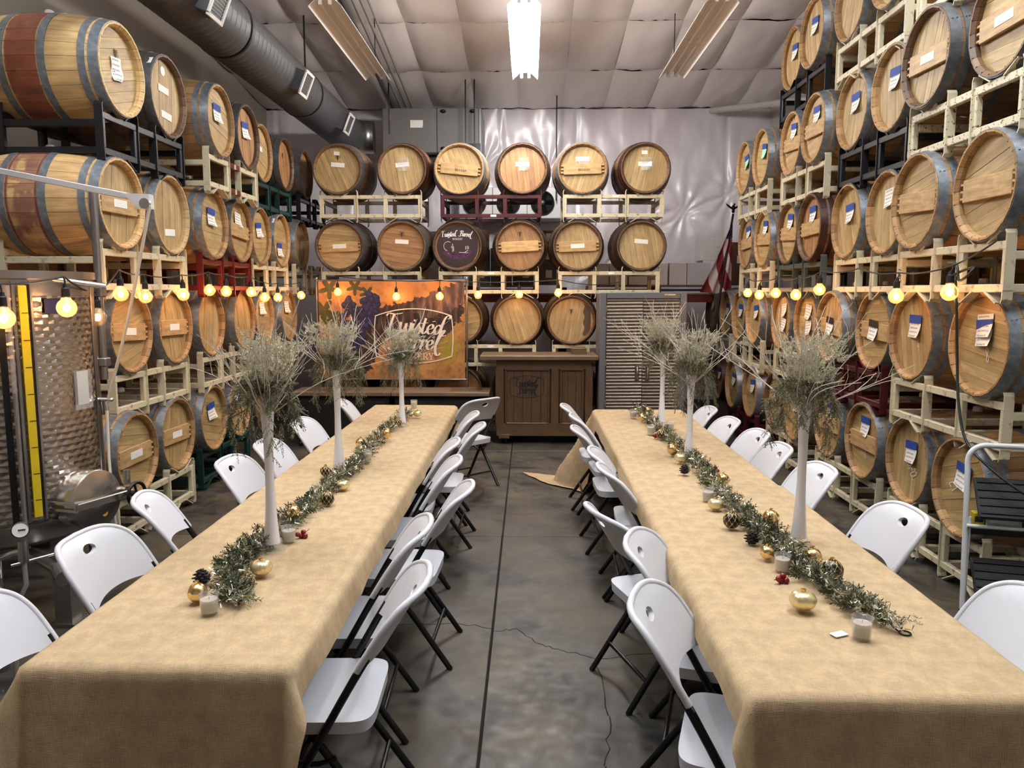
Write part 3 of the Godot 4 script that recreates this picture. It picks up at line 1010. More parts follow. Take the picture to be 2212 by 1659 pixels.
# ---------------------------------------------------------------- barrel racks
func rack_meshes(half: float) -> Dictionary:
	var key := "rack_%d" % int(round(half * 1000))
	if shared.has(key): return shared[key]
	var d := {}
	var e := half + 0.205
	var inn := half - 0.205
	var rail := Shape.new()
	rail.box(Vector3.ZERO, Vector3(e * 2 + 0.04, 0.045, 0.035), 0.004)
	d.rail = rail.done()
	var post := Shape.new()
	post.box(Vector3.ZERO, Vector3(0.04, 0.185, 0.035), 0.004)
	d.post = post.done()
	var beam := Shape.new()
	beam.box(Vector3.ZERO, Vector3(0.045, 0.045, 0.62), 0.004)
	d.beam = beam.done()
	for s in [-1.0, 1.0]:
		var up := Shape.new()
		var lo := Shape.new()
		var path := []
		var low := []
		for k in [-1.0, 1.0]:
			var c: float = s * half
			var ps := [Vector2(0.228, -0.12), Vector2(0.228, 0.172), Vector2(0.218, 0.190), Vector2(0.170, 0.190), Vector2(0.155, 0.183), Vector2(0.062, 0.131)]
			if k > 0: ps.reverse()
			for p in ps:
				path.append(Vector2(c + k * p.x, p.y))
				low.append(Vector2(c + k * p.x * 0.985, -maxf(p.y, -0.10)))
		up.strap(path, 0.055, 0.007, 0.0)
		lo.strap(low, 0.055, 0.007, 0.0)
		d["up%d" % int(s)] = up.done()
		d["lo%d" % int(s)] = lo.done()
	shared[key] = d
	d.e = e
	d.inn = inn
	return d

func rack(at: Vector3, turn: float, half: float, m: Material, label: String, group := "steel barrel racks"):
	var r := thing("barrel_rack", label, "barrel rack", at, turn, group)
	var d := rack_meshes(half)
	for z in [-0.05, -0.70]:
		for y in [-0.1125, 0.1125]:
			part("top_rail" if y > 0 else "bottom_rail", d.rail, m, r, Transform3D(Basis(), Vector3(0, y, z)))
		for x in [-d.e, -d.inn, d.inn, d.e]: part("post", d.post, m, r, Transform3D(Basis(), Vector3(x, 0, z)))
		for s in [-1, 1]:
			part("cradle_strap", d["up%d" % s], m, r, Transform3D(Basis(), Vector3(0, 0, z)))
			part("stacking_strap", d["lo%d" % s], m, r, Transform3D(Basis(), Vector3(0, 0, z)))
	for x in [-d.e, -d.inn, d.inn, d.e]:
		part("cross_beam", d.beam, m, r, Transform3D(Basis(), Vector3(x, -0.1125, -0.375)))
		if x == -d.e or x == d.e: part("cross_beam", d.beam, m, r, Transform3D(Basis(), Vector3(x, 0.06, -0.375)))
	return r

const LOOK := {"x": "crossbar", "w": "white label strip", "t": "blue-taped paper"}
func describe(marks: String, style: String) -> String:
	var what := "bare head"
	if "P" in marks: what = "round purple sign"
	elif "1" in marks: what = "taped paper and date"
	elif "2" in marks: what = "paper and chalk numerals"
	elif "X" in marks: what = "lettered crossbar"
	elif "xt" in marks: what = "crossbar under taped paper"
	elif "xk" in marks: what = "black-taped note"
	elif "xq" in marks: what = "crossbar under white paper"
	elif "xw" in marks: what = "crossbar and white label"
	elif "y" in marks: what = "pale crossbar"
	elif "x" in marks: what = "plain crossbar"
	elif "tq" in marks: what = "papers under blue tape"
	elif "b" in marks: what = "crumpled white sheet"
	elif "g" in marks: what = "taped green paper"
	elif "qr" in marks: what = "two white papers"
	elif "q" in marks: what = "white paper"
	elif "t" in marks or "u" in marks: what = "blue-taped paper"
	elif "o" in marks: what = "round seal and labels"
	elif "v" in marks: what = "low white label"
	elif "s" in marks: what = "two white labels"
	elif "w" in marks: what = "white label strip"
	elif "d" in marks: what = "dark edge stain"
	elif "m" in marks: what = "branded mark"
	var wood: String = {"zinc": "oak", "old": "aged", "red": "red-hooped", "dark": "dull-hooped", "painted": "red-banded", "wine": "wine-stained", "pale": "pale"}[style]
	return "%s barrel with %s" % [wood, what]

const NTH := ["first", "second", "third", "fourth", "fifth", "sixth", "seventh", "eighth", "ninth", "tenth"]
const TIER := ["", "bottom", "second", "third", "fourth", "fifth"]

# rows of barrels: each entry [distance of the head plane, place along the wall, marks, style]
func wall_row(side: String, tier: int, y: float, row: Array):
	for i in row.size():
		var q: Array = row[i]
		var at: Vector3
		var turn: float
		var place: String
		match side:
			"tank":
				at = Vector3(-q[0], y, -q[1])
				turn = PI / 2
				place = "%s tier behind the tank, %s from the camera" % [TIER[tier], NTH[i]]
			"ladder":
				at = Vector3(q[0], y, -q[1])
				turn = -PI / 2
				var from: int = row.size() - 1 - i
				place = "%s tier behind the stepladder, %s from the camera" % [TIER[tier], NTH[from]]
			"end":
				at = Vector3(q[0], y, -q[1])
				turn = 0.0
				place = "%s tier of end-wall stack, %s from the tank" % [TIER[tier], NTH[q[4] if q.size() > 4 else i]]
		var dist := Vector2(at.x, at.z).length()
		var near := dist < 7.9
		barrel(at, turn, q[2], describe(q[2], q[3]) + ", " + place.replace("first from the camera", "nearest the camera"), "wine barrels stacked along the walls", near, q[3], 1.57 * rng.randi_range(0, 1) + rng.randf_range(-0.35, 0.35) if side != "end" or tier < 4 else rng.randf_range(-0.5, 0.5))

func wall_racks(side: String, tier: int, y: float, row: Array, pairs: Array, colors: Array):
	for i in pairs.size():
		var a: Array = row[pairs[i][0]]
		var b: Array = row[pairs[i][1]]
		var m: Material = M["rack_" + colors[i]]
		var half: float
		var at: Vector3
		var turn: float
		var under := "under the %s and %s barrels of the %s tier" % [NTH[pairs[i][0]], NTH[pairs[i][1]], TIER[tier]]
		var shade: String = {"cream": "cream", "black": "black", "maroon": "maroon", "red": "dark red", "green": "dark green", "grey": "grey-green", "dirty": "scuffed cream"}[colors[i]]
		var label: String
		match side:
			"tank":
				half = absf(a[1] - b[1]) / 2
				at = Vector3(-(a[0] + b[0]) / 2, y - 0.44, -(a[1] + b[1]) / 2)
				turn = PI / 2
				label = "%s rack %s behind the tank" % [shade, under]
			"ladder":
				half = absf(a[1] - b[1]) / 2
				at = Vector3((a[0] + b[0]) / 2, y - 0.44, -(a[1] + b[1]) / 2)
				turn = -PI / 2
				label = "%s rack under %s tier behind the stepladder, %s from the camera" % [shade, TIER[tier], NTH[pairs.size() - 1 - i]]
			"end":
				half = absf(a[0] - b[0]) / 2
				at = Vector3((a[0] + b[0]) / 2, y - 0.44, -(a[1] + b[1]) / 2)
				label = "%s rack under %s tier of end-wall stack, %s from the tank" % [shade, TIER[tier], NTH[i]]
		var r = rack(at, turn, half, m, label)
		if side == "end" and colors[i] in ["cream", "maroon"] and i > 0:
			boxpart("rack_label", Vector3(0.03, 0.1125 if colors[i] == "cream" else -0.1125, -0.031), Vector3(0.07, 0.025, 0.002), M["paper_plain"], r, 0.0)
		if side == "ladder" and tier == 3 and i == pairs.size() - 1:
			part("stencilled_number", strokes("21817", 0.055, 0.006), M["beam_blue"], r, Transform3D(Basis(Vector3.BACK, PI / 2), Vector3(-half - 0.185, -0.07, -0.030)))
		if side == "tank" and tier == 4 and colors[i] == "cream":
			for x in [-0.05, 0.10]:
				for yy in [-0.1125, 0.1125]:
					boxpart("red_tape_wrap", Vector3(x, yy, -0.05), Vector3(0.11, 0.048, 0.038), M["rack_red"], r, 0.004)

func build_barrels():
	barrel_meshes()
	# tank side (heads face the aisle): [x of head, -z, marks, style]
	var L1 := [[2.80, 5.38, "xw", "zinc"], [2.86, 6.16, "xw", "zinc"], [2.90, 6.98, "t", "zinc"], [2.93, 7.69, "xq", "zinc"], [2.95, 8.42, "", "dark"]]
	var L2 := [[2.85, 5.49, "xw", "zinc"], [2.86, 6.21, "xw", "zinc"], [2.89, 6.99, "", "zinc"], [2.86, 7.73, "", "zinc"], [2.90, 8.45, "q", "zinc"], [2.85, 9.16, "q", "zinc"]]
	var L3 := [[2.72, 5.21, "xw", "wine"], [2.74, 5.98, "v", "pale"], [2.75, 6.82, "t", "zinc"], [2.78, 7.53, "xq", "zinc"], [2.83, 8.24, "t", "zinc"], [2.84, 8.95, "uh", "zinc"], [2.83, 9.70, "", "zinc"]]
	var L4 := [[2.70, 5.27, "bm", "painted"], [2.72, 5.98, "owvh", "dark"], [2.65, 6.80, "t", "zinc"], [2.67, 7.51, "t", "dark"], [2.82, 8.35, "w", "zinc"], [2.81, 9.10, "m", "dark"], [2.80, 9.87, "", "dark"]]
	wall_row("tank", 1, 0.64, L1)
	wall_row("tank", 2, 1.515, L2)
	wall_row("tank", 3, 2.385, L3)
	wall_row("tank", 4, 3.26, L4)
	wall_racks("tank", 1, 0.64, L1, [[0, 1], [2, 3]], ["cream", "green"])
	wall_racks("tank", 2, 1.515, L2, [[0, 1], [2, 3], [4, 5]], ["cream", "cream", "cream"])
	wall_racks("tank", 3, 2.385, L3, [[0, 1], [2, 3], [4, 5]], ["cream", "red", "cream"])
	wall_racks("tank", 4, 3.26, L4, [[0, 1], [2, 3], [4, 5]], ["black", "cream", "green"])
	rack(Vector3(-2.80, 3.26 - 0.44, -10.23), PI / 2, 0.36, M["rack_black"], "black rack of the fourth tier in the corner behind the end-wall stack")
	rack(Vector3(-2.83, 2.385 - 0.44, -10.06), PI / 2, 0.36, M["rack_cream"], "cream rack of the third tier in the corner behind the end-wall stack")
	# ladder side, far end first
	var R1 := [[2.55, 10.43, "t", "red"], [2.56, 9.73, "t", "zinc"], [2.58, 8.99, "t", "zinc"], [2.62, 8.25, "t", "red"], [2.60, 7.56, "t", "zinc"], [2.64, 6.80, "xt", "zinc"], [2.60, 6.00, "xt5", "zinc"], [2.60, 5.27, "t1", "zinc"], [2.56, 4.55, "t2", "zinc"]]
	var R2 := [[2.57, 11.0, "q", "dark"], [2.60, 10.30, "t", "zinc"], [2.58, 9.60, "t", "zinc"], [2.56, 8.89, "t", "zinc"], [2.60, 8.05, "qr", "zinc"], [2.60, 7.34, "qr", "zinc"], [2.56, 6.65, "xk", "zinc"], [2.62, 5.95, "xk", "zinc"], [2.56, 5.24, "t4", "zinc"], [2.53, 4.40, "tq3", "zinc"]]
	var R3 := [[2.54, 9.25, "xth", "zinc"], [2.52, 8.52, "xt", "zinc"], [2.54, 7.78, "xt", "dark"], [2.50, 7.07, "xt", "red"], [2.58, 6.46, "t", "zinc"], [2.57, 5.75, "q", "zinc"], [2.44, 5.05, "x", "zinc"], [2.46, 4.33, "x", "zinc"]]
	var R4 := [[2.50, 9.30, "g", "zinc"], [2.49, 8.59, "g", "zinc"], [2.54, 7.79, "xt", "zinc"], [2.50, 7.08, "xt", "zinc"], [2.57, 6.43, "th", "zinc"], [2.55, 5.72, "t", "zinc"], [2.44, 5.02, "xw", "dark"], [2.48, 4.31, "xw", "dark"]]
	var R5 := [[2.60, 8.04, "t", "zinc"], [2.52, 7.28, "t", "zinc"], [2.55, 6.52, "", "zinc"], [2.52, 5.78, "", "zinc"]]
	wall_row("ladder", 1, 0.64, R1)
	wall_row("ladder", 2, 1.505, R2)
	wall_row("ladder", 3, 2.37, R3)
	wall_row("ladder", 4, 3.235, R4)
	wall_row("ladder", 5, 4.10, R5)
	wall_racks("ladder", 1, 0.64, R1, [[1, 2], [3, 4], [5, 6], [7, 8]], ["maroon", "cream", "cream", "cream"])
	wall_racks("ladder", 2, 1.505, R2, [[0, 1], [2, 3], [4, 5], [6, 7], [8, 9]], ["cream", "cream", "cream", "maroon", "cream"])
	wall_racks("ladder", 3, 2.37, R3, [[0, 1], [2, 3], [4, 5], [6, 7]], ["cream", "grey", "cream", "cream"])
	wall_racks("ladder", 4, 3.235, R4, [[0, 1], [2, 3], [4, 5], [6, 7]], ["cream", "cream", "black", "dirty"])
	wall_racks("ladder", 5, 4.10, R5, [[0, 1], [2, 3]], ["black", "cream"])
	rack(Vector3(2.46, 4.10 - 0.44, -4.66), -PI / 2, 0.355, M["rack_cream"], "cream rack topping the two nearest fourth-tier barrels behind the stepladder")
	# end wall: [x, -z, marks, style]
	var E1 := [[-2.29, 9.45, "", "old"], [-1.56, 9.45, "", "old"], [-0.87, 9.45, "", "old"], [-0.12, 9.45, "", "old"], [0.55, 9.45, "", "old"], [1.34, 9.45, "", "old"]]
	var E2 := [[-2.29, 9.45, "", "old"], [-1.56, 9.45, "", "old"], [-0.86, 9.45, "", "old"], [-0.14, 9.45, "", "old"], [0.52, 9.45, "dm", "old"], [1.34, 9.45, "", "old"]]
	var E3 := [[-2.31, 9.45, "xw", "dark"], [-1.55, 9.45, "wm", "dark"], [-0.87, 9.45, "P", "old"], [-0.11, 9.45, "my", "old"], [0.59, 9.45, "xw", "old"], [1.36, 9.45, "w", "old"]]
	var E4 := [[-2.31, 9.45, "swm", "dark"], [-1.53, 9.45, "fw", "red"], [-0.84, 9.45, "X8", "zinc"], [-0.08, 9.45, "fw", "old"], [0.64, 9.45, "fXw", "zinc"], [1.39, 9.45, "fsw", "red"]]
	wall_row("end", 1, 0.58, E1)
	wall_row("end", 2, 1.455, E2)
	wall_row("end", 3, 2.35, E3)
	wall_row("end", 4, 3.265, E4)
	var EP := [[0, 1], [2, 3], [4, 5]]
	wall_racks("end", 1, 0.64, E1, EP, ["cream", "cream", "cream"])
	wall_racks("end", 2, 1.455, E2, EP, ["cream", "cream", "cream"])
	wall_racks("end", 3, 2.35, E3, EP, ["cream", "cream", "cream"])
	wall_racks("end", 4, 3.265, E4, EP, ["cream", "maroon", "cream"])

# ---------------------------------------------------------------- room shell
func ceil_y(z: float) -> float: return 4.67 + 0.12 * (z + 13.0)

func build_room():
	# concrete slabs with sawn joints between them
	var base := Shape.new()
	base.box(Vector3(-0.2, -0.14, -4.5), Vector3(8.6, 0.24, 18.2))
	var fl := struct("floor", base, M["joint"])
	var xs := [-4.3, -0.19, 3.9]
	var zs := [4.3, -0.45, -5.52, -8.6, -13.1]
	for i in 2:
		for j in 4:
			var g := Shape.new()
			var c := Vector3((xs[i] + xs[i + 1]) / 2, -0.02, (zs[j] + zs[j + 1]) / 2)
			g.box(c, Vector3(xs[i + 1] - xs[i] - 0.010, 0.04, zs[j] - zs[j + 1] - 0.010), 0.003)
			part("concrete_slab", g, M["concrete"], fl)
	# cracks wander over the slabs
	for run in [[Vector2(-0.19, -3.92), Vector2(-0.06, -3.95), Vector2(0.05, -3.78), Vector2(0.18, -3.70), Vector2(0.34, -3.62), Vector2(0.62, -3.68)], [Vector2(0.33, -3.62), Vector2(0.35, -3.1), Vector2(0.30, -2.75), Vector2(0.22, -2.55)], [Vector2(-0.19, -3.95), Vector2(-0.4, -4.02), Vector2(-0.75, -3.98)]]:
		var g := Shape.new()
		var r := RandomNumberGenerator.new()
		r.seed = 5
		for i in run.size() - 1:
			var p: Vector2 = run[i]
			for k in 6:
				var q: Vector2 = run[i].lerp(run[i + 1], (k + 1) / 6.0) + Vector2(r.randf_range(-0.012, 0.012), r.randf_range(-0.012, 0.012))
				g.bar(Vector3(p.x, 0.0004, p.y), Vector3(q.x, 0.0004, q.y), r.randf_range(0.003, 0.006), 0.0008)
				p = q
		part("crack", g, M["joint"], fl)
	# walls
	var w := Shape.new()
	w.box(Vector3(-4.4, 3.4, -4.5), Vector3(0.2, 7.2, 18.2))
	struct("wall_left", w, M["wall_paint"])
	w = Shape.new()
	w.box(Vector3(4.0, 3.4, -4.5), Vector3(0.2, 7.2, 18.2))
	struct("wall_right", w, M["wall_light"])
	w = Shape.new()
	w.box(Vector3(-0.2, 3.4, 4.45), Vector3(8.6, 7.2, 0.2))
	struct("wall_front", w, M["wall_light"])
	# end wall: sheet vinyl over insulation, pulled into folds where it is tied
	var n := FastNoiseLite.new()
	n.seed = 4
	n.frequency = 0.9
	n.fractal_octaves = 2
	var ties := [Vector2(1.95, 2.9), Vector2(2.55, 3.1), Vector2(-0.35, 3.0), Vector2(0.3, 3.75), Vector2(-0.75, 3.85), Vector2(3.3, 3.4), Vector2(1.2, 2.2)]
	w = Shape.new()
	var fold := func(u, v):
		var x := lerpf(-4.35, 3.95, u)
		var y := lerpf(-0.05, 4.74, v)
		var h := 0.045 * n.get_noise_2d(x * 0.7, y * 0.55) + 0.014 * n.get_noise_2d(x * 3.6 + 7.0, y * 1.6)
		for t in ties:
			var d: Vector2 = Vector2(x, y) - t
			var l: float = d.length()
			if l < 1.1:
				var f: float = 1.0 - l / 1.1
				h += f * f * 0.03 * sin(d.angle() * 11.0 + t.x * 3.0) * clampf(l * 5.0, 0.0, 1.0) - 0.05 * pow(f, 6.0)
		var seam: float = absf(fposmod(x + 0.45, 1.22) - 0.61)
		h += 0.022 * clampf(1.0 - absf(seam - 0.61) / 0.05, 0.0, 1.0) * -1.0
		if y > 4.4: h += 0.03 * sin(x * 9.0) * (y - 4.4) / 0.34
		return Vector3(x, y, -12.94 + h)
	w.grid(260, 110, fold, Vector3.BACK)
	w.box(Vector3(-0.2, 3.0, -13.15), Vector3(8.6, 6.4, 0.2))
	struct("wall_back", w, M["vinyl"])
	# ceiling: roof deck, and quilted insulation panels sagging between purlins and tie lines
	w = Shape.new()
	w.box(Vector3.ZERO, Vector3(8.6, 0.12, 18.4), 0.0, Transform3D(Basis(Vector3.RIGHT, -atan(0.12)), Vector3(-0.2, ceil_y(-4.4) + 0.2, -4.4)))
	var ce := struct("ceiling", w, M["joint"])
	var r := RandomNumberGenerator.new()
	r.seed = 77
	var px := 0.69
	for j in 9:
		var z1 := -12.95 + j * 1.48
		for i in 12:
			var x0 := -4.31 + i * px
			if z1 > -2.0: continue
			var sag := r.randf_range(0.085, 0.125)
			var off := r.randf_range(0.0, 100.0)
			var g := Shape.new()
			g.grid(12, 16, func(u, v):
				var x = x0 + u * px
				var z = z1 + v * 1.48
				var bu: float = 1.0 - pow(absf(2 * u - 1), 3.0)
				var bv: float = 1.0 - pow(absf(2 * v - 0.85) / 1.15, 3.0) if v > 0.425 else 1.0 - pow(absf(2 * v - 0.85) / 0.85, 3.0)
				var wr: float = 0.012 * n.get_noise_2d(x * 5.0 + off, z * 1.6) + 0.02 * n.get_noise_2d(x * 1.2 + off, z * 1.2)
				var pleat: float = 0.011 * sin(u * 34.0 + off + 2.0 * sin(u * 9.0)) * clampf(1.0 - v * 4.0, 0.0, 1.0) * (1.0 if fposmod(off, 3.0) < 2.0 else 0.2)
				return Vector3(x, ceil_y(z) + 0.10 - sag * (0.35 + 0.65 * bu) * (0.15 + 0.85 * bv) - wr * bu - pleat * bu, z)
			, Vector3.DOWN)
			part("insulation_panel", g, M["insulation"], ce)
	# roof deck over the part behind the camera
	w = Shape.new()
	w.box(Vector3.ZERO, Vector3(8.4, 0.04, 6.6), 0.0, Transform3D(Basis(Vector3.RIGHT, -atan(0.12)), Vector3(-0.2, ceil_y(1.2) + 0.02, 1.2)))
	part("insulation_sheet", w, M["insulation"], ce)
	# brace in the far corner and pipes under the roof on the tank side
	var b := Shape.new()
	b.tube([Vector3(2.9, 4.66, -12.75), Vector3(3.95, 4.34, -10.6)], 0.05, 12)
	tag(part("diagonal_brace", b, M["wall_light"]), "pale round brace running from the roof edge to the side wall", "brace")
	for q in [[-2.05, 0.032, "duct"], [-1.93, 0.022, "pipe_grey"], [-1.84, 0.022, "pipe_grey"], [-1.76, 0.016, "pipe_grey"]]:
		b = Shape.new()
		b.tube([Vector3(q[0], ceil_y(-3.0) - 0.16, -3.0), Vector3(q[0] - 0.02, ceil_y(-8.0) - 0.16, -8.0), Vector3(q[0] - 0.04, ceil_y(-12.7) - 0.16, -12.7)], q[1], 8)
		tag(part("conduit_pipe", b, M[q[2]]), {-2.05: "thickest dark conduit pipe running under the roof beside the duct", -1.93: "conduit pipe next to the thickest dark pipe under the roof", -1.84: "third conduit pipe from the duct under the roof", -1.76: "thinnest conduit pipe, behind the unlit lamp near the duct"}[q[0]], "pipe")
	for q in [[-2.05, -11.6, 4.1, 4.62, "long threaded rod hanging from the roof beside the air handler's tank-side end"], [-0.93, -11.6, 3.3, 4.72, "left one of two close rods hanging before the air handler"], [-0.80, -11.6, 3.3, 4.72, "right one of two close rods hanging before the air handler"], [0.42, -12.2, 3.2, 4.66, "single dark rod hanging from the roof at mid end wall"], [-3.35, -8.6, 4.3, 5.1, "rod holding the round duct from the roof, nearer the camera"], [-2.7, -9.6, 4.3, 5.0, "rod holding the round duct from the roof, farther one"]]:
		b = Shape.new()
		b.tube([Vector3(q[0], q[2], q[1]), Vector3(q[0], ceil_y(q[1]) + 0.02, q[1])], 0.011, 6)
		tag(part("hanger_rod", b, M["black_metal"]), q[4], "hanger rod")

func strip_light(at: Vector3, lit: bool, label: String, dim := false):
	var o := thing("strip_light", label, "ceiling lamp", at, 0.0, "strip lights under the roof")
	var L := 2.5
	var hood := Shape.new()
	# folded white reflector: flat top with two flared wings, open below
	var prof := [Vector2(-0.155, -0.01), Vector2(-0.145, 0.0), Vector2(-0.06, 0.075), Vector2(0.06, 0.075), Vector2(0.145, 0.0), Vector2(0.155, -0.01)]
	for i in prof.size() - 1:
		var a: Vector2 = prof[i]
		var b: Vector2 = prof[i + 1]
		hood.bar(Vector3((a.x + b.x) / 2, (a.y + b.y) / 2, -L / 2), Vector3((a.x + b.x) / 2, (a.y + b.y) / 2, L / 2), a.distance_to(b), 0.004, Vector3(-(b.y - a.y), b.x - a.x, 0))
	part("reflector", hood, M["lamp_white"] if not lit else M["white_paint"], o)
	boxpart("ballast_housing", Vector3(0, 0.10, 0), Vector3(0.11, 0.05, L * 0.98), M["lamp_white"], o)
	for x in [-0.045, 0.045]:
		for z in [-0.625, 0.625]:
			var t := Shape.new()
			t.tube([Vector3(x, 0.018, z - 0.59), Vector3(x, 0.018, z + 0.59)], 0.013, 10)
			part("fluorescent_tube", t, M["tube_glow"] if lit else M["tube_off"], o)
	for z in [-1.235, 0.0, 1.235]:
		var s := Shape.new()
		for x in [-0.045, 0.045]: s.box(Vector3(x, 0.035, z), Vector3(0.034, 0.06, 0.022), 0.004)
		part("lamp_holder", s, M["lamp_white"], o)
	for z in [-1.1, 1.1]:
		var s := Shape.new()
		s.tube([Vector3(0, 0.12, z), Vector3(0, ceil_y(at.z + z) - at.y + 0.05, z)], 0.006, 6)
		part("suspension_cable", s, M["black_metal"], o)
	boxpart("junction_box", Vector3(0, 0.15, 1.2), Vector3(0.10, 0.05, 0.08), M["lamp_white"], o)
	return o

func area(parent: Node3D, at: Vector3, sx: float, sz: float, c: Color, e: float, pitch := -PI / 2):
	var l := AreaLight3D.new()
	l.name = "tube_light"
	l.area_size = Vector2(sx, sz)
	l.light_color = c
	l.light_energy = e
	l.area_range = 30.0
	l.area_attenuation = 2.0
	l.shadow_enabled = true
	parent.add_child(l, true)
	l.position = at
	l.rotation = Vector3(pitch, 0, 0)

func build_duct():
	var c := Vector2(-2.68, 4.10)
	var R := 0.255
	var o := thing("air_duct", "long grey corrugated round air duct under the roof beside the tank-side wall", "air duct", Vector3(c.x, c.y, 0))
	var prof := []
	var z := -2.5
	while z > -11.7:
		# wound seams every few centimetres
		for q in [[0.0, 0.0], [0.03, 0.006], [0.055, 0.006], [0.075, -0.006], [0.09, 0.0]]: prof.append(Vector2(R + q[1], -(z - q[0])))
		z -= 0.105
	var g := Shape.new()
	g.lathe(prof, 40, Transform3D(Basis(Vector3.RIGHT, Vector3.FORWARD, Vector3.UP), Vector3.ZERO), 60.0)
	part("duct_tube", g, M["duct"], o)
	for q in [-6.1, -8.4, -10.35]:
		# square boot with white grille, facing the room and down
		var d := Transform3D(Basis(Vector3.BACK, -0.38), Vector3.ZERO)
		var t := Transform3D(d.basis, Vector3(0, 0, q))
		var s := Shape.new()
		s.box(Vector3(R + 0.02, 0, 0), Vector3(0.14, 0.22, 0.24), 0.004, t)
		var boot := part("vent_boot", s, M["duct"], o)
		var f := Shape.new()
		for k in [-1.0, 1.0]:
			f.box(Vector3(R + 0.095, k * 0.115, 0), Vector3(0.02, 0.03, 0.28), 0.003, t)
			f.box(Vector3(R + 0.095, 0, k * 0.125), Vector3(0.02, 0.23, 0.03), 0.003, t)
		part("vent_frame", f, M["white_vent"], boot)
		var sl := Shape.new()
		for k in 9: sl.box(Vector3(R + 0.088, -0.096 + 0.024 * k, 0), Vector3(0.012, 0.006, 0.24), 0.0, t)
		part("vent_grille", sl, M["grey_panel"], boot)
	# bright elbow joining the air handler
	var e := Shape.new()
	var arc := []
	for i in 9:
		var a := PI / 2 * i / 8.0
		arc.append(Vector3(0.33 - 0.33 * cos(a), 0.02, -11.65 - 0.33 * sin(a)))
	e.tube(arc, 0.24, 28)
	part("elbow", e, M["brushed"], o)
	for q in [-7.0, -9.3]:
		var s := Shape.new()
		s.lathe([Vector2(R + 0.008, -0.015), Vector2(R + 0.014, -0.015), Vector2(R + 0.014, 0.015), Vector2(R + 0.008, 0.015)], 36, Transform3D(Basis(Vector3.RIGHT, Vector3.FORWARD, Vector3.UP), Vector3(0, 0, q)))
		part("hanger_band", s, M["black_metal"], o)

func build_sheets():
	# plywood sheets standing behind the racks, seen in the gaps between the barrels
	var Q := [[3.82, -4.6, "plywood sheet behind the stepladder-side racks, nearest the camera"], [3.82, -5.95, "plywood sheet behind the stepladder-side racks, second from the camera"], [3.82, -7.3, "plywood sheet behind the stepladder-side racks, farthest"], [-4.22, -4.9, "plywood sheet on the wall behind the tank, nearest the camera"], [-4.22, -6.25, "plywood sheet behind the racks beyond the tank, middle one"], [-4.22, -7.6, "plywood sheet behind the racks beyond the tank, farthest"]]
	for q in Q:
		var o := thing("plywood_sheet", q[2], "wood sheet", Vector3(q[0], 0, q[1]), 0.0, "plywood sheets behind the racks")
		boxpart("panel", Vector3(0, 1.22, 0), Vector3(0.02, 2.44, 1.22), M["crate_wood"], o)
		for y in [0.5, 1.22, 1.9]: boxpart("batten", Vector3(-0.03 * signf(q[0]), y, 0), Vector3(0.04, 0.09, 1.2), M["pallet_wood"], o)

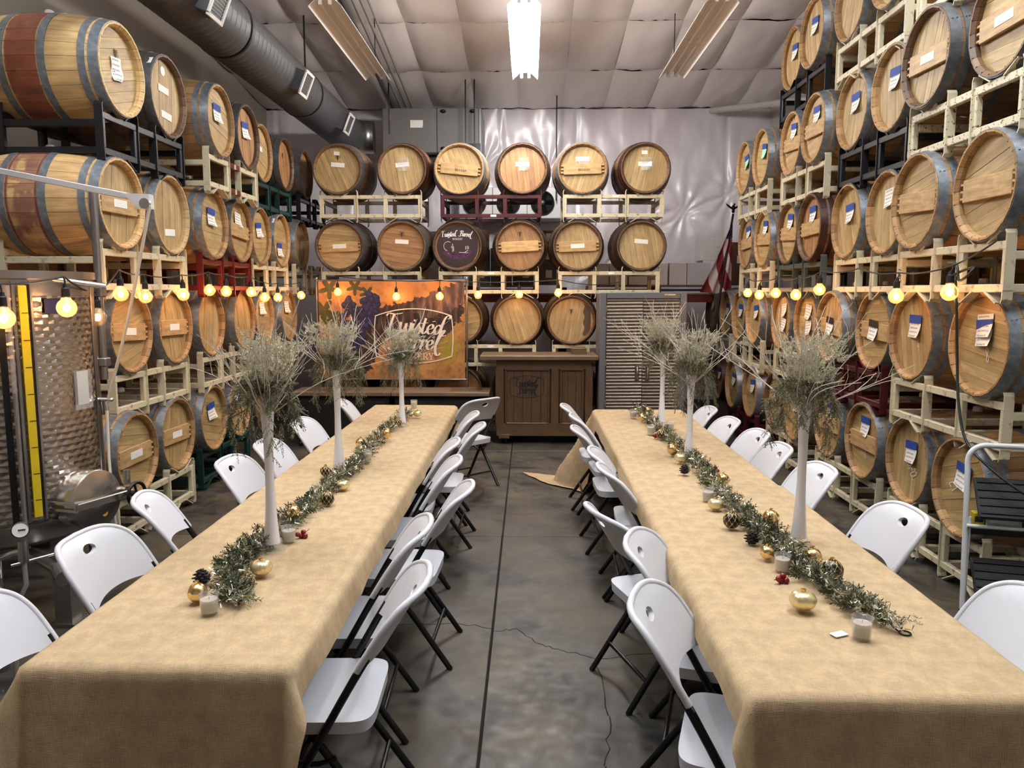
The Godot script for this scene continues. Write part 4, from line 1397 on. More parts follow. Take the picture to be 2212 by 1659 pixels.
func build_end_wall_things():
	# air handler
	var o := thing("air_handler", "large grey air handler cabinet hung high on the end wall", "air handler", Vector3(-1.47, 3.88, -12.35))
	boxpart("cabinet_panel", Vector3(-0.33, 0.325, 0), Vector3(0.82, 0.65, 0.9), M["grey_panel"], o, 0.008)
	boxpart("cabinet_panel", Vector3(0.40, 0.325, 0), Vector3(0.63, 0.65, 0.9), M["grey_panel"], o, 0.008)
	boxpart("end_post", Vector3(0.735, 0.325, 0), Vector3(0.035, 0.64, 0.88), M["grey_metal"], o)
	boxpart("nameplate", Vector3(-0.22, 0.42, 0.453), Vector3(0.19, 0.11, 0.004), M["paper"], o, 0.0)
	boxpart("warning_label", Vector3(-0.63, 0.52, 0.453), Vector3(0.03, 0.09, 0.004), M["pink_chalk"], o, 0.0)
	for q in [[0.18, 0.60], [0.62, 0.60], [0.18, 0.06]]:
		var s := Shape.new()
		s.ball(Vector3(q[0], q[1], 0.455), 0.045, 12, 0.6)
		part("latch_knob", s, M["black_plastic"], o)
	boxpart("control_box", Vector3(0.62, 0.04, 0.48), Vector3(0.24, 0.16, 0.08), M["black_metal"], o)
	boxpart("switch_plate", Vector3(0.40, 0.08, 0.457), Vector3(0.12, 0.07, 0.01), M["grey_metal"], o)
	boxpart("support_rail", Vector3(0, -0.025, 0.2), Vector3(1.6, 0.04, 0.05), M["black_metal"], o)
	# evaporator with four fans
	o = thing("evaporator", "white wall cooling unit with black fans behind the end-wall barrels", "cooling unit", Vector3(-0.29, 2.93, -12.55))
	boxpart("housing", Vector3(0, 0.25, -0.08), Vector3(1.62, 0.48, 0.66), M["white_paint"], o, 0.01)
	for i in 3:
		var x := -0.56 + i * 0.53
		var s := Shape.new()
		s.lathe([Vector2(0.185, 0), Vector2(0.185, 0.05), Vector2(0.17, 0.055), Vector2(0.165, 0.01)], 28, Transform3D(Basis(Vector3.RIGHT, Vector3.BACK, Vector3.UP), Vector3(x, 0.25, 0.25)))
		var f := part("fan", s, M["black_plastic"], o)
		s = Shape.new()
		s.lathe([Vector2(0.168, 0.004), Vector2(0, 0.004)], 24, Transform3D(Basis(Vector3.RIGHT, Vector3.BACK, Vector3.UP), Vector3(x, 0.25, 0.25)))
		part("fan_well", s, M["black_matte"], f)
		for k in 5:
			s = Shape.new()
			var a := TAU * k / 5
			var t := Transform3D(Basis(Vector3.BACK, a), Vector3(x, 0.25, 0.27))
			s.box(Vector3(0.09, 0, 0), Vector3(0.13, 0.075, 0.006), 0.0, t * Transform3D(Basis(Vector3.RIGHT, 0.5), Vector3.ZERO))
			part("fan_blade", s, M["black_metal"], f)
		s = Shape.new()
		s.ball(Vector3(x, 0.25, 0.285), 0.042, 12)
		part("fan_hub", s, M["grey_metal"], f)
	for k in 4: boxpart("seam_strip", Vector3(-0.82 + 0.54 * k, 0.25, 0.252), Vector3(0.012, 0.47, 0.006), M["grey_panel"], o)
	# pallet shelf with boxes
	o = thing("pallet_shelf", "orange and blue pallet shelf behind the end-wall stack carrying boxes", "shelving", Vector3(0.3, 0, -11.5))
	for x in [-2.3, 0.2, 3.1]:
		for z in [-0.45, 0.45]: boxpart("upright", Vector3(x, 0.93, z), Vector3(0.08, 1.86, 0.07), M["beam_blue"], o)
	for z in [-0.45, 0.45]:
		boxpart("beam", Vector3(-1.05, 1.70, z), Vector3(2.42, 0.10, 0.05), M["beam_orange"], o)
		boxpart("beam", Vector3(1.65, 1.70, z), Vector3(2.82, 0.10, 0.05), M["beam_orange"], o)
	for k in 5: boxpart("deck_board", Vector3(0.4, 1.765, -0.42 + 0.21 * k), Vector3(5.6, 0.02, 0.16), M["crate_wood"], o)
	for q in [[-1.15, "broad wooden pallet on the shelf behind the banner-side barrels"], [1.55, "wooden pallet on the shelf above the steel cabinet"]]:
		var p := thing("shelf_pallet", q[1], "pallet", Vector3(0.3 + q[0], 1.776, -11.5))
		for k in 5: boxpart("deck_slat", Vector3(0, 0.105, -0.40 + 0.2 * k), Vector3(1.95, 0.02, 0.15), M["pallet_wood"], p)
		for x in [-0.95, 0.0, 0.95]: boxpart("stringer", Vector3(x, 0.047, 0), Vector3(0.06, 0.092, 0.9), M["pallet_wood"], p)
		for k in [-1, 1]: boxpart("bottom_slat", Vector3(0, 0.047, k * 0.42), Vector3(1.9, 0.03, 0.02), M["beam_blue"], p)
	var boxes := [
		# x, y, z, w, h, d, material, label
		[1.02, 1.895, -11.25, 0.24, 0.30, 0.3, "cardboard_white", "white carton on the shelf, farthest from the flag in the front row"],
		[1.28, 1.895, -11.25, 0.25, 0.30, 0.3, "cardboard_white", "white carton on the shelf, second of the front row toward the flag"],
		[1.56, 1.895, -11.25, 0.27, 0.30, 0.3, "cardboard_white", "white carton on the shelf, third of the front row toward the flag"],
		[1.85, 1.895, -11.25, 0.25, 0.30, 0.3, "cardboard_white", "white carton on the shelf, fourth of the front row toward the flag"],
		[2.12, 1.895, -11.25, 0.245, 0.31, 0.3, "cardboard_white", "white printed carton in the shelf's front row, next to the last"],
		[2.41, 1.895, -11.25, 0.32, 0.31, 0.32, "cardboard_white", "white printed carton at the shelf's end beside the flag"],
		[1.5, 1.895, -11.72, 0.5, 0.55, 0.35, "cardboard_white", "tall white carton standing behind the shelf's front row"],
		[2.77, 1.895, -11.75, 0.40, 0.36, 0.4, "cardboard_white", "lower one of two big white cartons behind the flag"],
		[2.72, 2.256, -11.75, 0.38, 0.33, 0.4, "cardboard_white", "upper one of two big white cartons behind the flag"],
		[3.10, 1.895, -11.78, 0.22, 0.63, 0.36, "cardboard_brown", "brown carton beside the upper big white carton behind the flag"],
		[-1.83, 1.895, -11.3, 0.30, 0.36, 0.3, "cardboard_white", "white carton low on the shelf, nearest the banner's tank-side end"],
		[-1.46, 1.895, -11.3, 0.36, 0.36, 0.3, "cardboard_white", "white carton low on the shelf behind the banner's emblem"],
		[-1.44, 2.256, -11.32, 0.30, 0.40, 0.3, "cardboard_white", "tall white carton stacked over the one behind the banner's emblem"],
		[-1.10, 1.895, -11.3, 0.28, 0.38, 0.3, "cardboard_white", "white carton under the purple-signed barrel's tank-side edge"],
		[-1.10, 2.276, -11.32, 0.28, 0.42, 0.3, "cardboard_white", "tall white carton between the plain barrel and the purple sign"],
		[-0.72, 1.895, -11.28, 0.30, 0.26, 0.3, "cardboard_grey", "grey carton at the bottom of the stack nearest the purple sign"],
		[-0.72, 2.156, -11.28, 0.30, 0.26, 0.3, "cardboard_grey", "grey carton, second up in the stack nearest the purple sign"],
		[-0.72, 2.416, -11.28, 0.28, 0.26, 0.3, "cardboard_brown", "brown carton topping the grey stack nearest the purple sign"],
		[-0.40, 1.895, -11.28, 0.30, 0.26, 0.3, "cardboard_grey", "grey carton at the bottom of the middle stack behind the barrels"],
		[-0.40, 2.156, -11.28, 0.30, 0.26, 0.3, "cardboard_grey", "grey carton, second up in the middle stack behind the barrels"],
		[-0.08, 1.895, -11.28, 0.30, 0.26, 0.3, "cardboard_grey", "grey carton at the bottom, behind the pale crossbar barrel"],
		[-0.08, 2.156, -11.28, 0.30, 0.26, 0.3, "cardboard_grey", "grey carton, second up, behind the pale crossbar barrel"],
		[0.25, 1.895, -11.28, 0.31, 0.26, 0.3, "cardboard_grey", "grey carton at the bottom of the stack nearest the cabinet"],
		[0.25, 2.156, -11.28, 0.31, 0.26, 0.3, "cardboard_grey", "grey carton, second up in the stack nearest the cabinet"],
		[0.25, 2.417, -11.28, 0.31, 0.25, 0.3, "cardboard_brown", "brown carton topping the grey stack nearest the cabinet"],
	]
	for q in boxes:
		var b := thing("carton", q[7], "carton", Vector3(q[0], q[1], q[2]), 0.0, "cartons on the pallet shelf")
		boxpart("box_body", Vector3(0, q[4] / 2, 0), Vector3(q[3], q[4], q[5]), M[q[6]], b, 0.004)
		boxpart("lid_seam", Vector3(0, q[4] + 0.0006, 0), Vector3(q[3] * 0.96, 0.0012, 0.004), M["cardboard_grey"], b, 0.0)
		boxpart("shipping_label", Vector3(q[3] * 0.12, q[4] * 0.6, q[5] / 2 + 0.001), Vector3(0.09, 0.11, 0.002) if q[6] != "cardboard_white" else Vector3(0.08, 0.03, 0.002), M["paper"], b, 0.0)

# ---------------------------------------------------------------- counters, banner, bar, cabinet
func build_back_row():
	for q in [[-2.17, 1.16, "low black counter with a dark wood top under the banner's grape side"], [-1.015, 1.13, "low black counter with a wood top between the banner's emblem and the bar"]]:
		var o := thing("low_counter", q[2], "counter", Vector3(q[0], 0, -9.0), 0.0, "low counters before the banner")
		boxpart("worktop", Vector3(0, 0.625, 0), Vector3(q[1], 0.045, 0.50), M["counter_top"], o, 0.005)
		var inset := Shape.new()
		inset.box(Vector3(0.28 if q[0] > -2 else -0.25, 0.6485, -0.02), Vector3(0.36, 0.004, 0.26), 0.001)
		part("dark_inset", inset, M["bar_wood_v"], o)
		boxpart("cabinet_body", Vector3(0, 0.345, -0.02), Vector3(q[1] - 0.06, 0.51, 0.44), M["black_matte"], o, 0.006)
		boxpart("front_panel", Vector3(0, 0.34, 0.205), Vector3(q[1] - 0.16, 0.40, 0.012), M["black_plastic"], o, 0.003)
		for x in [-1, 1]:
			for z in [-0.17, 0.17]: caster(o, Vector3(x * (q[1] / 2 - 0.08), 0, z))
	# banner on a pole frame
	var bz := -9.335
	var o := thing("banner", "printed winery banner with grapes, vine trunk and white emblem on poles", "banner", Vector3(-1.66, 0, bz))
	var c := Shape.new()
	for s in [CW, CCW]:
		c.grid(24, 14, func(u, v): return Vector3(lerpf(-0.885, 0.885, u), lerpf(1.925, 0.745, v), 0.012 + 0.006 * sin(u * 9.0 + v * 2.0) + (0.001 if s == CW else 0.0)), s, 1, 1, 3)
	var cl := part("banner_cloth", c, M["banner_print"], o)
	for x in [-0.91, 0.91]:
		var s := Shape.new()
		s.tube([Vector3(x, 0.03, 0), Vector3(x, 1.95, 0)], 0.014, 10)
		s.ball(Vector3(x, 1.955, 0), 0.022, 10)
		s.box(Vector3(x, 0.015, 0), Vector3(0.06, 0.03, 0.22), 0.004)
		part("pole", s, M["brushed"], o)
	for y in [1.935, 0.735]:
		var s := Shape.new()
		s.tube([Vector3(-0.91, y, 0), Vector3(0.91, y, 0)], 0.010, 8)
		part("cross_tube", s, M["brushed"], o)
	# emblem: centre at the cloth's right half
	var ex := 0.265
	var ez := 0.024
	part("emblem_frame", emblem(0.92, 0.66, 0.012), M["banner_white"], cl, Transform3D(Basis(), Vector3(ex, 1.265, ez)))
	part("lettering", script("Twisted", 0.110, 1.2), M["banner_white"], cl, Transform3D(Basis(Vector3.BACK, -0.06), Vector3(ex - 0.35, 1.325, ez)))
	part("lettering", script("Barrel", 0.110, 1.2), M["banner_white"], cl, Transform3D(Basis(Vector3.BACK, -0.06), Vector3(ex - 0.27, 1.13, ez)))
	part("lettering", words("WINERY", 0.078, false, true), M["banner_white"], cl, Transform3D(Basis(), Vector3(ex + 0.02, 1.015, ez)))
	# bar
	o = thing("wooden_bar", "dark wooden portable bar with framed panels and burnt-in winery emblem", "bar", Vector3(0.18, 0, -9.2))
	var z0 := 0.20
	boxpart("bar_top", Vector3(-0.06, 1.035, 0.0), Vector3(1.38, 0.055, 0.62), M["bar_top"], o, 0.008)
	boxpart("body", Vector3(0, 0.56, -0.02), Vector3(1.10, 0.88, 0.40), M["bar_wood_v"], o, 0.004)
	boxpart("top_rail", Vector3(0, 0.945, z0), Vector3(1.12, 0.10, 0.03), M["bar_wood_h"], o, 0.004)
	boxpart("bottom_rail", Vector3(0, 0.175, z0), Vector3(1.12, 0.15, 0.03), M["bar_wood_h"], o, 0.004)
	for x in [-0.52, 0.13, 0.53]: boxpart("stile", Vector3(x, 0.57, z0 + 0.002), Vector3(0.10 if x < 0 else 0.09, 0.68, 0.03), M["bar_wood_v"], o, 0.004)
	for q in [[-0.195, 0.53], [0.33, 0.28]]:
		var f := Shape.new()
		for k in [-1.0, 1.0]:
			f.box(Vector3(q[0] + k * (q[1] / 2 - 0.012), 0.57, z0 + 0.008), Vector3(0.024, 0.66, 0.022), 0.006)
			f.box(Vector3(q[0], 0.57 + k * 0.322, z0 + 0.008), Vector3(q[1], 0.024, 0.022), 0.006)
		part("panel_moulding", f, M["bar_wood_v"], o)
		var nb := 5 if q[1] > 0.4 else 3
		for k in nb: boxpart("panel_board", Vector3(q[0] - q[1] / 2 + q[1] * (k + 0.5) / nb, 0.57, z0 - 0.012), Vector3(q[1] / nb - 0.003, 0.64, 0.012), M["bar_wood_v"], o, 0.002)
	var e := part("emblem_frame", emblem(0.385, 0.26, 0.007), M["ink"], o, Transform3D(Basis(), Vector3(-0.20, 0.685, z0 - 0.004)))
	part("lettering", script("Twisted", 0.048), M["ink"], e, Transform3D(Basis(Vector3.BACK, 0.02), Vector3(-0.145, 0.005, 0)))
	part("lettering", script("Barrel", 0.048), M["ink"], e, Transform3D(Basis(Vector3.BACK, 0.02), Vector3(-0.10, -0.078, 0)))
	part("lettering", words("WINERY", 0.014, false, true), M["ink"], e, Transform3D(Basis(), Vector3(0.01, -0.10, 0)))
	boxpart("plinth_block", Vector3(-0.47, 0.095, z0 - 0.01), Vector3(0.13, 0.05, 0.06), M["bar_wood_h"], o)
	for x in [-0.45, 0.45]:
		for z in [-0.15, 0.15]: caster(o, Vector3(x, 0, z))
	# wooden tray at the bar's far end
	o = thing("wooden_tray", "small wooden tray on the bar top against the steel cabinet", "tray", Vector3(0.60, 1.063, -9.25))
	boxpart("tray_body", Vector3(0, 0.03, 0), Vector3(0.17, 0.06, 0.3), M["bar_top"], o)
	boxpart("tray_rim", Vector3(0, 0.065, 0), Vector3(0.18, 0.012, 0.31), M["bar_top"], o)
	# steel cabinet
	o = thing("steel_cabinet", "tall stainless two-door cabinet with ribbed doors and grey frame", "cabinet", Vector3(1.315, 0, -9.13))
	var W := 1.0
	boxpart("carcass", Vector3(0, 0.91, -0.02), Vector3(W, 1.74, 0.40), M["grey_metal"], o, 0.006)
	for x in [-1, 1]: boxpart("frame_post", Vector3(x * (W / 2 - 0.04), 0.92, 0.20), Vector3(0.08, 1.74, 0.06), M["grey_metal"], o, 0.008)
	boxpart("frame_rail", Vector3(0, 1.755, 0.20), Vector3(W - 0.16, 0.07, 0.06), M["grey_metal"], o, 0.006)
	boxpart("frame_rail", Vector3(0, 0.10, 0.20), Vector3(W - 0.16, 0.10, 0.06), M["grey_metal"], o, 0.006)
	boxpart("badge", Vector3(0.30, 1.765, 0.231), Vector3(0.13, 0.02, 0.004), M["steel"], o)
	for s in [-1.0, 1.0]:
		var d := Shape.new()
		var w := 0.413
		var cx: float = s * (w / 2 + 0.003)
		var y0 := 0.16
		var y1 := 1.71
		# ribbed sheet: flat bands with a rolled rib between
		var ribs := 40
		var pts := []
		for k in ribs:
			var y := lerpf(y0, y1, float(k) / ribs)
			var st := (y1 - y0) / ribs
			for q in [[0.0, 0.0], [0.55, 0.0], [0.66, 0.003], [0.8, 0.0045], [0.93, 0.003]]: pts.append(Vector2(y + st * q[0], q[1]))
		pts.append(Vector2(y1, 0.0))
		d.soft(4)
		for k in pts.size() - 1:
			var a: Vector2 = pts[k]
			var b: Vector2 = pts[k + 1]
			d.quad(Vector3(cx - w / 2, a.x, 0.222 + a.y), Vector3(cx + w / 2, a.x, 0.222 + a.y), Vector3(cx + w / 2, b.x, 0.222 + b.y), Vector3(cx - w / 2, b.x, 0.222 + b.y), Vector3(0, -(b.y - a.y), b.x - a.x))
		d.flat()
		d.box(Vector3(cx, (y0 + y1) / 2, 0.212), Vector3(w, y1 - y0, 0.018))
		var door := part("door", d, M["door_steel"], o)
		var h := Shape.new()
		h.tube([Vector3(s * 0.06, 0.79, 0.235), Vector3(s * 0.06, 0.80, 0.265), Vector3(s * 0.06, 0.93, 0.265), Vector3(s * 0.06, 0.94, 0.235)], 0.007, 8)
		part("handle", h, M["steel"], door)
		boxpart("handle_plate", Vector3(s * 0.06, 0.865, 0.234), Vector3(0.045, 0.19, 0.006), M["door_steel"], door)
		for y in [0.5, 0.98, 1.6]: boxpart("hinge", Vector3(s * (W / 2 - 0.075), y, 0.233), Vector3(0.022, 0.07, 0.012), M["brushed"], o)
	for x in [-0.42, 0.42]:
		for z in [-0.15, 0.17]: caster(o, Vector3(x, 0, z))

func caster(o: Node3D, at: Vector3):
	var s := Shape.new()
	s.lathe([Vector2(0, -0.014), Vector2(0.028, -0.014), Vector2(0.032, -0.008), Vector2(0.032, 0.008), Vector2(0.028, 0.014), Vector2(0, 0.014)], 16, Transform3D(Basis(Vector3.UP, Vector3.RIGHT, Vector3.FORWARD), at + Vector3(0, 0.033, 0)))
	s.box(at + Vector3(0, 0.07, 0), Vector3(0.036, 0.03, 0.05), 0.004)
	part("caster", s, M["black_plastic"], o)

# ---------------------------------------------------------------- chairs
func plate(outline: PackedVector2Array, hole: PackedVector2Array, step: float, front: Callable, back: Callable, of: Vector3) -> Shape:
	# sheet with an optional hole, between two mapped faces
	var pts := PackedVector2Array()
	pts.append_array(outline)
	pts.append_array(hole)
	var lo := outline[0]
	var hi := outline[0]
	for p in outline:
		lo = lo.min(p)
		hi = hi.max(p)
	var y := lo.y + step * 0.5
	while y < hi.y:
		var x := lo.x + step * 0.53
		while x < hi.x:
			var p := Vector2(x, y)
			var ok := Geometry2D.is_point_in_polygon(p, outline)
			if ok:
				for q in outline:
					if q.distance_to(p) < step * 0.45: ok = false
				for q in hole:
					if q.distance_to(p) < step * 0.45: ok = false
				if hole.size() and Geometry2D.is_point_in_polygon(p, hole): ok = false
			if ok: pts.append(p)
			x += step
		y += step
	var g := Shape.new()
	var idx := Geometry2D.triangulate_delaunay(pts)
	for side in 2:
		g.soft(10 + side)
		var f: Callable = front if side == 0 else back
		for k in range(0, idx.size(), 3):
			var c := (pts[idx[k]] + pts[idx[k + 1]] + pts[idx[k + 2]]) / 3.0
			if not Geometry2D.is_point_in_polygon(c, outline): continue
			if hole.size() and Geometry2D.is_point_in_polygon(c, hole): continue
			g.tri(f.call(pts[idx[k]]), f.call(pts[idx[k + 1]]), f.call(pts[idx[k + 2]]), of * (1 if side == 0 else -1))
	var rims := [outline]
	if hole.size(): rims.append(hole)
	for r in rims.size():
		var ring: PackedVector2Array = rims[r]
		g.soft(20 + r)
		var cen := Vector2.ZERO
		for p in ring: cen += p / ring.size()
		for i in ring.size():
			var a := ring[i]
			var b := ring[(i + 1) % ring.size()]
			var m: Vector3 = front.call((a + b) / 2)
			var cc: Vector3 = front.call(cen) if r == 1 else m - (front.call((a + b) / 2 + ((a + b) / 2 - cen).normalized() * 0.01) - m) * 20.0
			g.quad(front.call(a), front.call(b), back.call(b), back.call(a), (m - cc) * (-1.0 if r == 1 else 1.0))
	g.flat()
	return g

func upright_z(y: float) -> float:
	return 0.21 - 0.56 * y - (0.02 * pow(clampf((y - 0.55) / 0.3, 0, 1), 2.0))

func chair_meshes():
	var out := PackedVector2Array()
	var W := 0.232
	for i in 41:   # top edge, right to left
		var a := PI * i / 40.0
		var c := cos(a)
		var s := sin(a)
		out.append(Vector2(signf(c) * pow(absf(c), 0.44) * W, 0.66 + pow(absf(s), 0.56) * 0.185))
	for i in range(1, 6): out.append(Vector2(-W, lerpf(0.66, 0.628, i / 6.0)))
	for i in 25: out.append(Vector2(lerpf(-W, W, i / 24.0), 0.618 + 0.022 * (1.0 - pow(absf(i / 12.0 - 1.0), 2.0))))
	for i in range(1, 6): out.append(Vector2(W, lerpf(0.628, 0.66, i / 6.0)))
	var hole := PackedVector2Array()
	for i in 20: hole.append(Vector2(cos(TAU * i / 20) * 0.038, 0.792 + sin(TAU * i / 20) * 0.018))
	var dish := func(p: Vector2):
		var s := p.x / W
		return -0.055 * (1.0 - s * s) + 0.012
	var lift := func(p: Vector2):   # rim rolls forward at the top edge
		var e: float = clampf((p.y - 0.80) / 0.04, 0, 1)
		return -0.012 * e * e
	shared["chair_back"] = plate(out, hole, 0.022, func(p: Vector2): return Vector3(p.x, p.y, upright_z(p.y) + dish.call(p) + lift.call(p) + 0.010), func(p: Vector2): return Vector3(p.x, p.y, upright_z(p.y) + dish.call(p) + lift.call(p) - 0.008), Vector3.BACK).done()
	# rolled rim round the back
	var rim := Shape.new()
	var path := []
	for i in range(0, 46):
		var p := out[i]
		path.append(Vector3(p.x, p.y, upright_z(p.y) + dish.call(p) + lift.call(p) + 0.001))
	path.push_front(Vector3(W, 0.622, upright_z(0.622) + dish.call(Vector2(W, 0.6)) + 0.001))
	rim.tube(path, 0.0115, 10)
	shared["chair_rim"] = rim.done()
	var so := PackedVector2Array()
	for i in 48:
		var a := TAU * i / 48
		var c := cos(a)
		var s := sin(a)
		var wx := 0.222 - 0.012 * (s * 0.5 + 0.5)
		so.append(Vector2(signf(c) * pow(absf(c), 0.32) * wx, 0.035 + signf(s) * pow(absf(s), 0.32) * 0.205))
	var top := func(p: Vector2):
		var d := Vector2(p.x / 0.19, (p.y + 0.0) / 0.16).length()
		var bowl: float = -0.016 * clampf(1.0 - d * d, 0.0, 1.0)
		var edge: float = -0.010 * clampf((p.y - 0.17) / 0.07, 0, 1)
		return Vector3(p.x, 0.447 + bowl + edge, p.y)
	shared["chair_seat"] = plate(so, PackedVector2Array(), 0.028, top, func(p: Vector2): return Vector3(p.x * 0.985, 0.405, 0.035 + (p.y - 0.035) * 0.985), Vector3.UP).done()
	for s in [-1, 1]:
		var x: float = s * 0.224
		var f := Shape.new()
		var pts := []
		for i in 11:
			var y := lerpf(0.0, 0.66, i / 10.0)
			pts.append(Vector3(x, y, upright_z(y) + 0.006))
		f.tube(pts, 0.0135, 10)
		shared["front_leg%d" % s] = f.done()
		var r := Shape.new()
		r.tube([Vector3(s * 0.198, 0.40, 0.03), Vector3(s * 0.200, 0.22, -0.095), Vector3(s * 0.203, 0.0, -0.245)], 0.0135, 10)
		shared["rear_leg%d" % s] = r.done()
		var b := Shape.new()
		var arc := []
		for i in 9:
			var t := i / 8.0
			arc.append(Vector3(s * 0.207, 0.385 - 0.085 * sin(PI * t * 0.75), lerpf(0.16, -0.05, t)))
		b.tube(arc, 0.008, 6)
		shared["brace%d" % s] = b.done()
	var cr := Shape.new()
	cr.tube([Vector3(-0.2, 0.13, -0.158), Vector3(0.2, 0.13, -0.158)], 0.009, 8)
	shared["rear_bar"] = cr.done()
	var cf := Shape.new()
	cf.tube([Vector3(-0.224, 0.11, upright_z(0.11)), Vector3(0.224, 0.11, upright_z(0.11))], 0.009, 8)
	shared["front_bar"] = cf.done()

func make_chair() -> Node3D:
	chair_meshes()
	var o := thing("folding_chair", "", "chair", Vector3.ZERO, 0.0, "white folding chairs along the tables")
	part("seat", shared["chair_seat"], M["white_plastic"], o)
	var b := part("backrest", shared["chair_back"], M["white_plastic"], o)
	part("rim", shared["chair_rim"], M["white_plastic"], b)
	for s in [-1, 1]:
		part("front_leg", shared["front_leg%d" % s], M["black_metal"], o)
		part("rear_leg", shared["rear_leg%d" % s], M["black_metal"], o)
		part("seat_brace", shared["brace%d" % s], M["black_metal"], o)
	part("crossbar", shared["rear_bar"], M["black_metal"], o)
	part("crossbar", shared["front_bar"], M["black_metal"], o)
	return o

func build_chairs():
	var proto := make_chair()
	# x and z of the middle of the backrest's top edge, and the way the chair faces (degrees, 90 = towards +x)
	var sets := [
		["wall side of the tank-side table", [[-1.73, -2.20, 90], [-1.73, -2.90, 88], [-1.78, -3.47, 109], [-1.70, -4.29, 90], [-1.67, -4.80, 92], [-1.70, -5.66, 88], [-1.62, -6.65, 98]]],
		["aisle side of the tank-side table", [[-0.39, -2.50, -88], [-0.46, -3.09, -88], [-0.33, -3.70, -92], [-0.44, -4.30, -88], [-0.50, -4.85, -88], [-0.37, -5.45, -90], [-0.45, -5.98, -88], [-0.40, -6.85, -135]]],
		["aisle side of the ladder-side table", [[0.385, -2.33, 73], [0.44, -2.91, 75], [0.335, -3.30, 108], [0.44, -4.12, 96], [0.42, -4.58, 88], [0.36, -5.34, 92], [0.38, -5.88, 94], [0.33, -6.42, 90]]],
		["wall side of the ladder-side table", [[1.60, -2.34, -90], [1.65, -3.33, -90], [1.60, -4.17, -90], [1.56, -4.74, -92], [1.57, -5.23, -90], [1.51, -5.75, -88], [1.48, -6.3, -92]]],
	]
	var first := true
	for s in sets:
		for i in s[1].size():
			var q: Array = s[1][i]
			var c: Node3D = proto
			if not first:
				c = proto.duplicate()
				c.name = numbered("folding_chair")
				add_child(c)
			first = false
			var a := deg_to_rad(q[2])
			c.rotation.y = a
			c.position = Vector3(q[0], 0, q[1]) - Vector3(sin(a), 0, cos(a)) * upright_z(0.84)
			c.set_meta("label", "white folding chair on the %s, %s from the camera end" % [s[0], NTH[i]])

# ---------------------------------------------------------------- tables and cloths
func folding_table(x: float, z: float, label: String):
	var o := thing("folding_table", label, "table", Vector3(x, 0, z), 0.0, "folding tables under the cloths")
	boxpart("tabletop", Vector3(0, 0.722, 0), Vector3(0.715, 0.04, 2.42), M["white_plastic"], o, 0.01)
	for s in [-1, 1]:
		for k in [-1, 1]:
			var l := Shape.new()
			l.tube([Vector3(k * 0.27, 0.0, s * 0.92), Vector3(k * 0.27, 0.70, s * 0.90)], 0.014, 10)
			part("leg", l, M["grey_metal"], o)
		var b := Shape.new()
		b.tube([Vector3(-0.27, 0.3, s * 0.91), Vector3(0.27, 0.3, s * 0.91)], 0.010, 8)
		part("crossbar", b, M["grey_metal"], o)

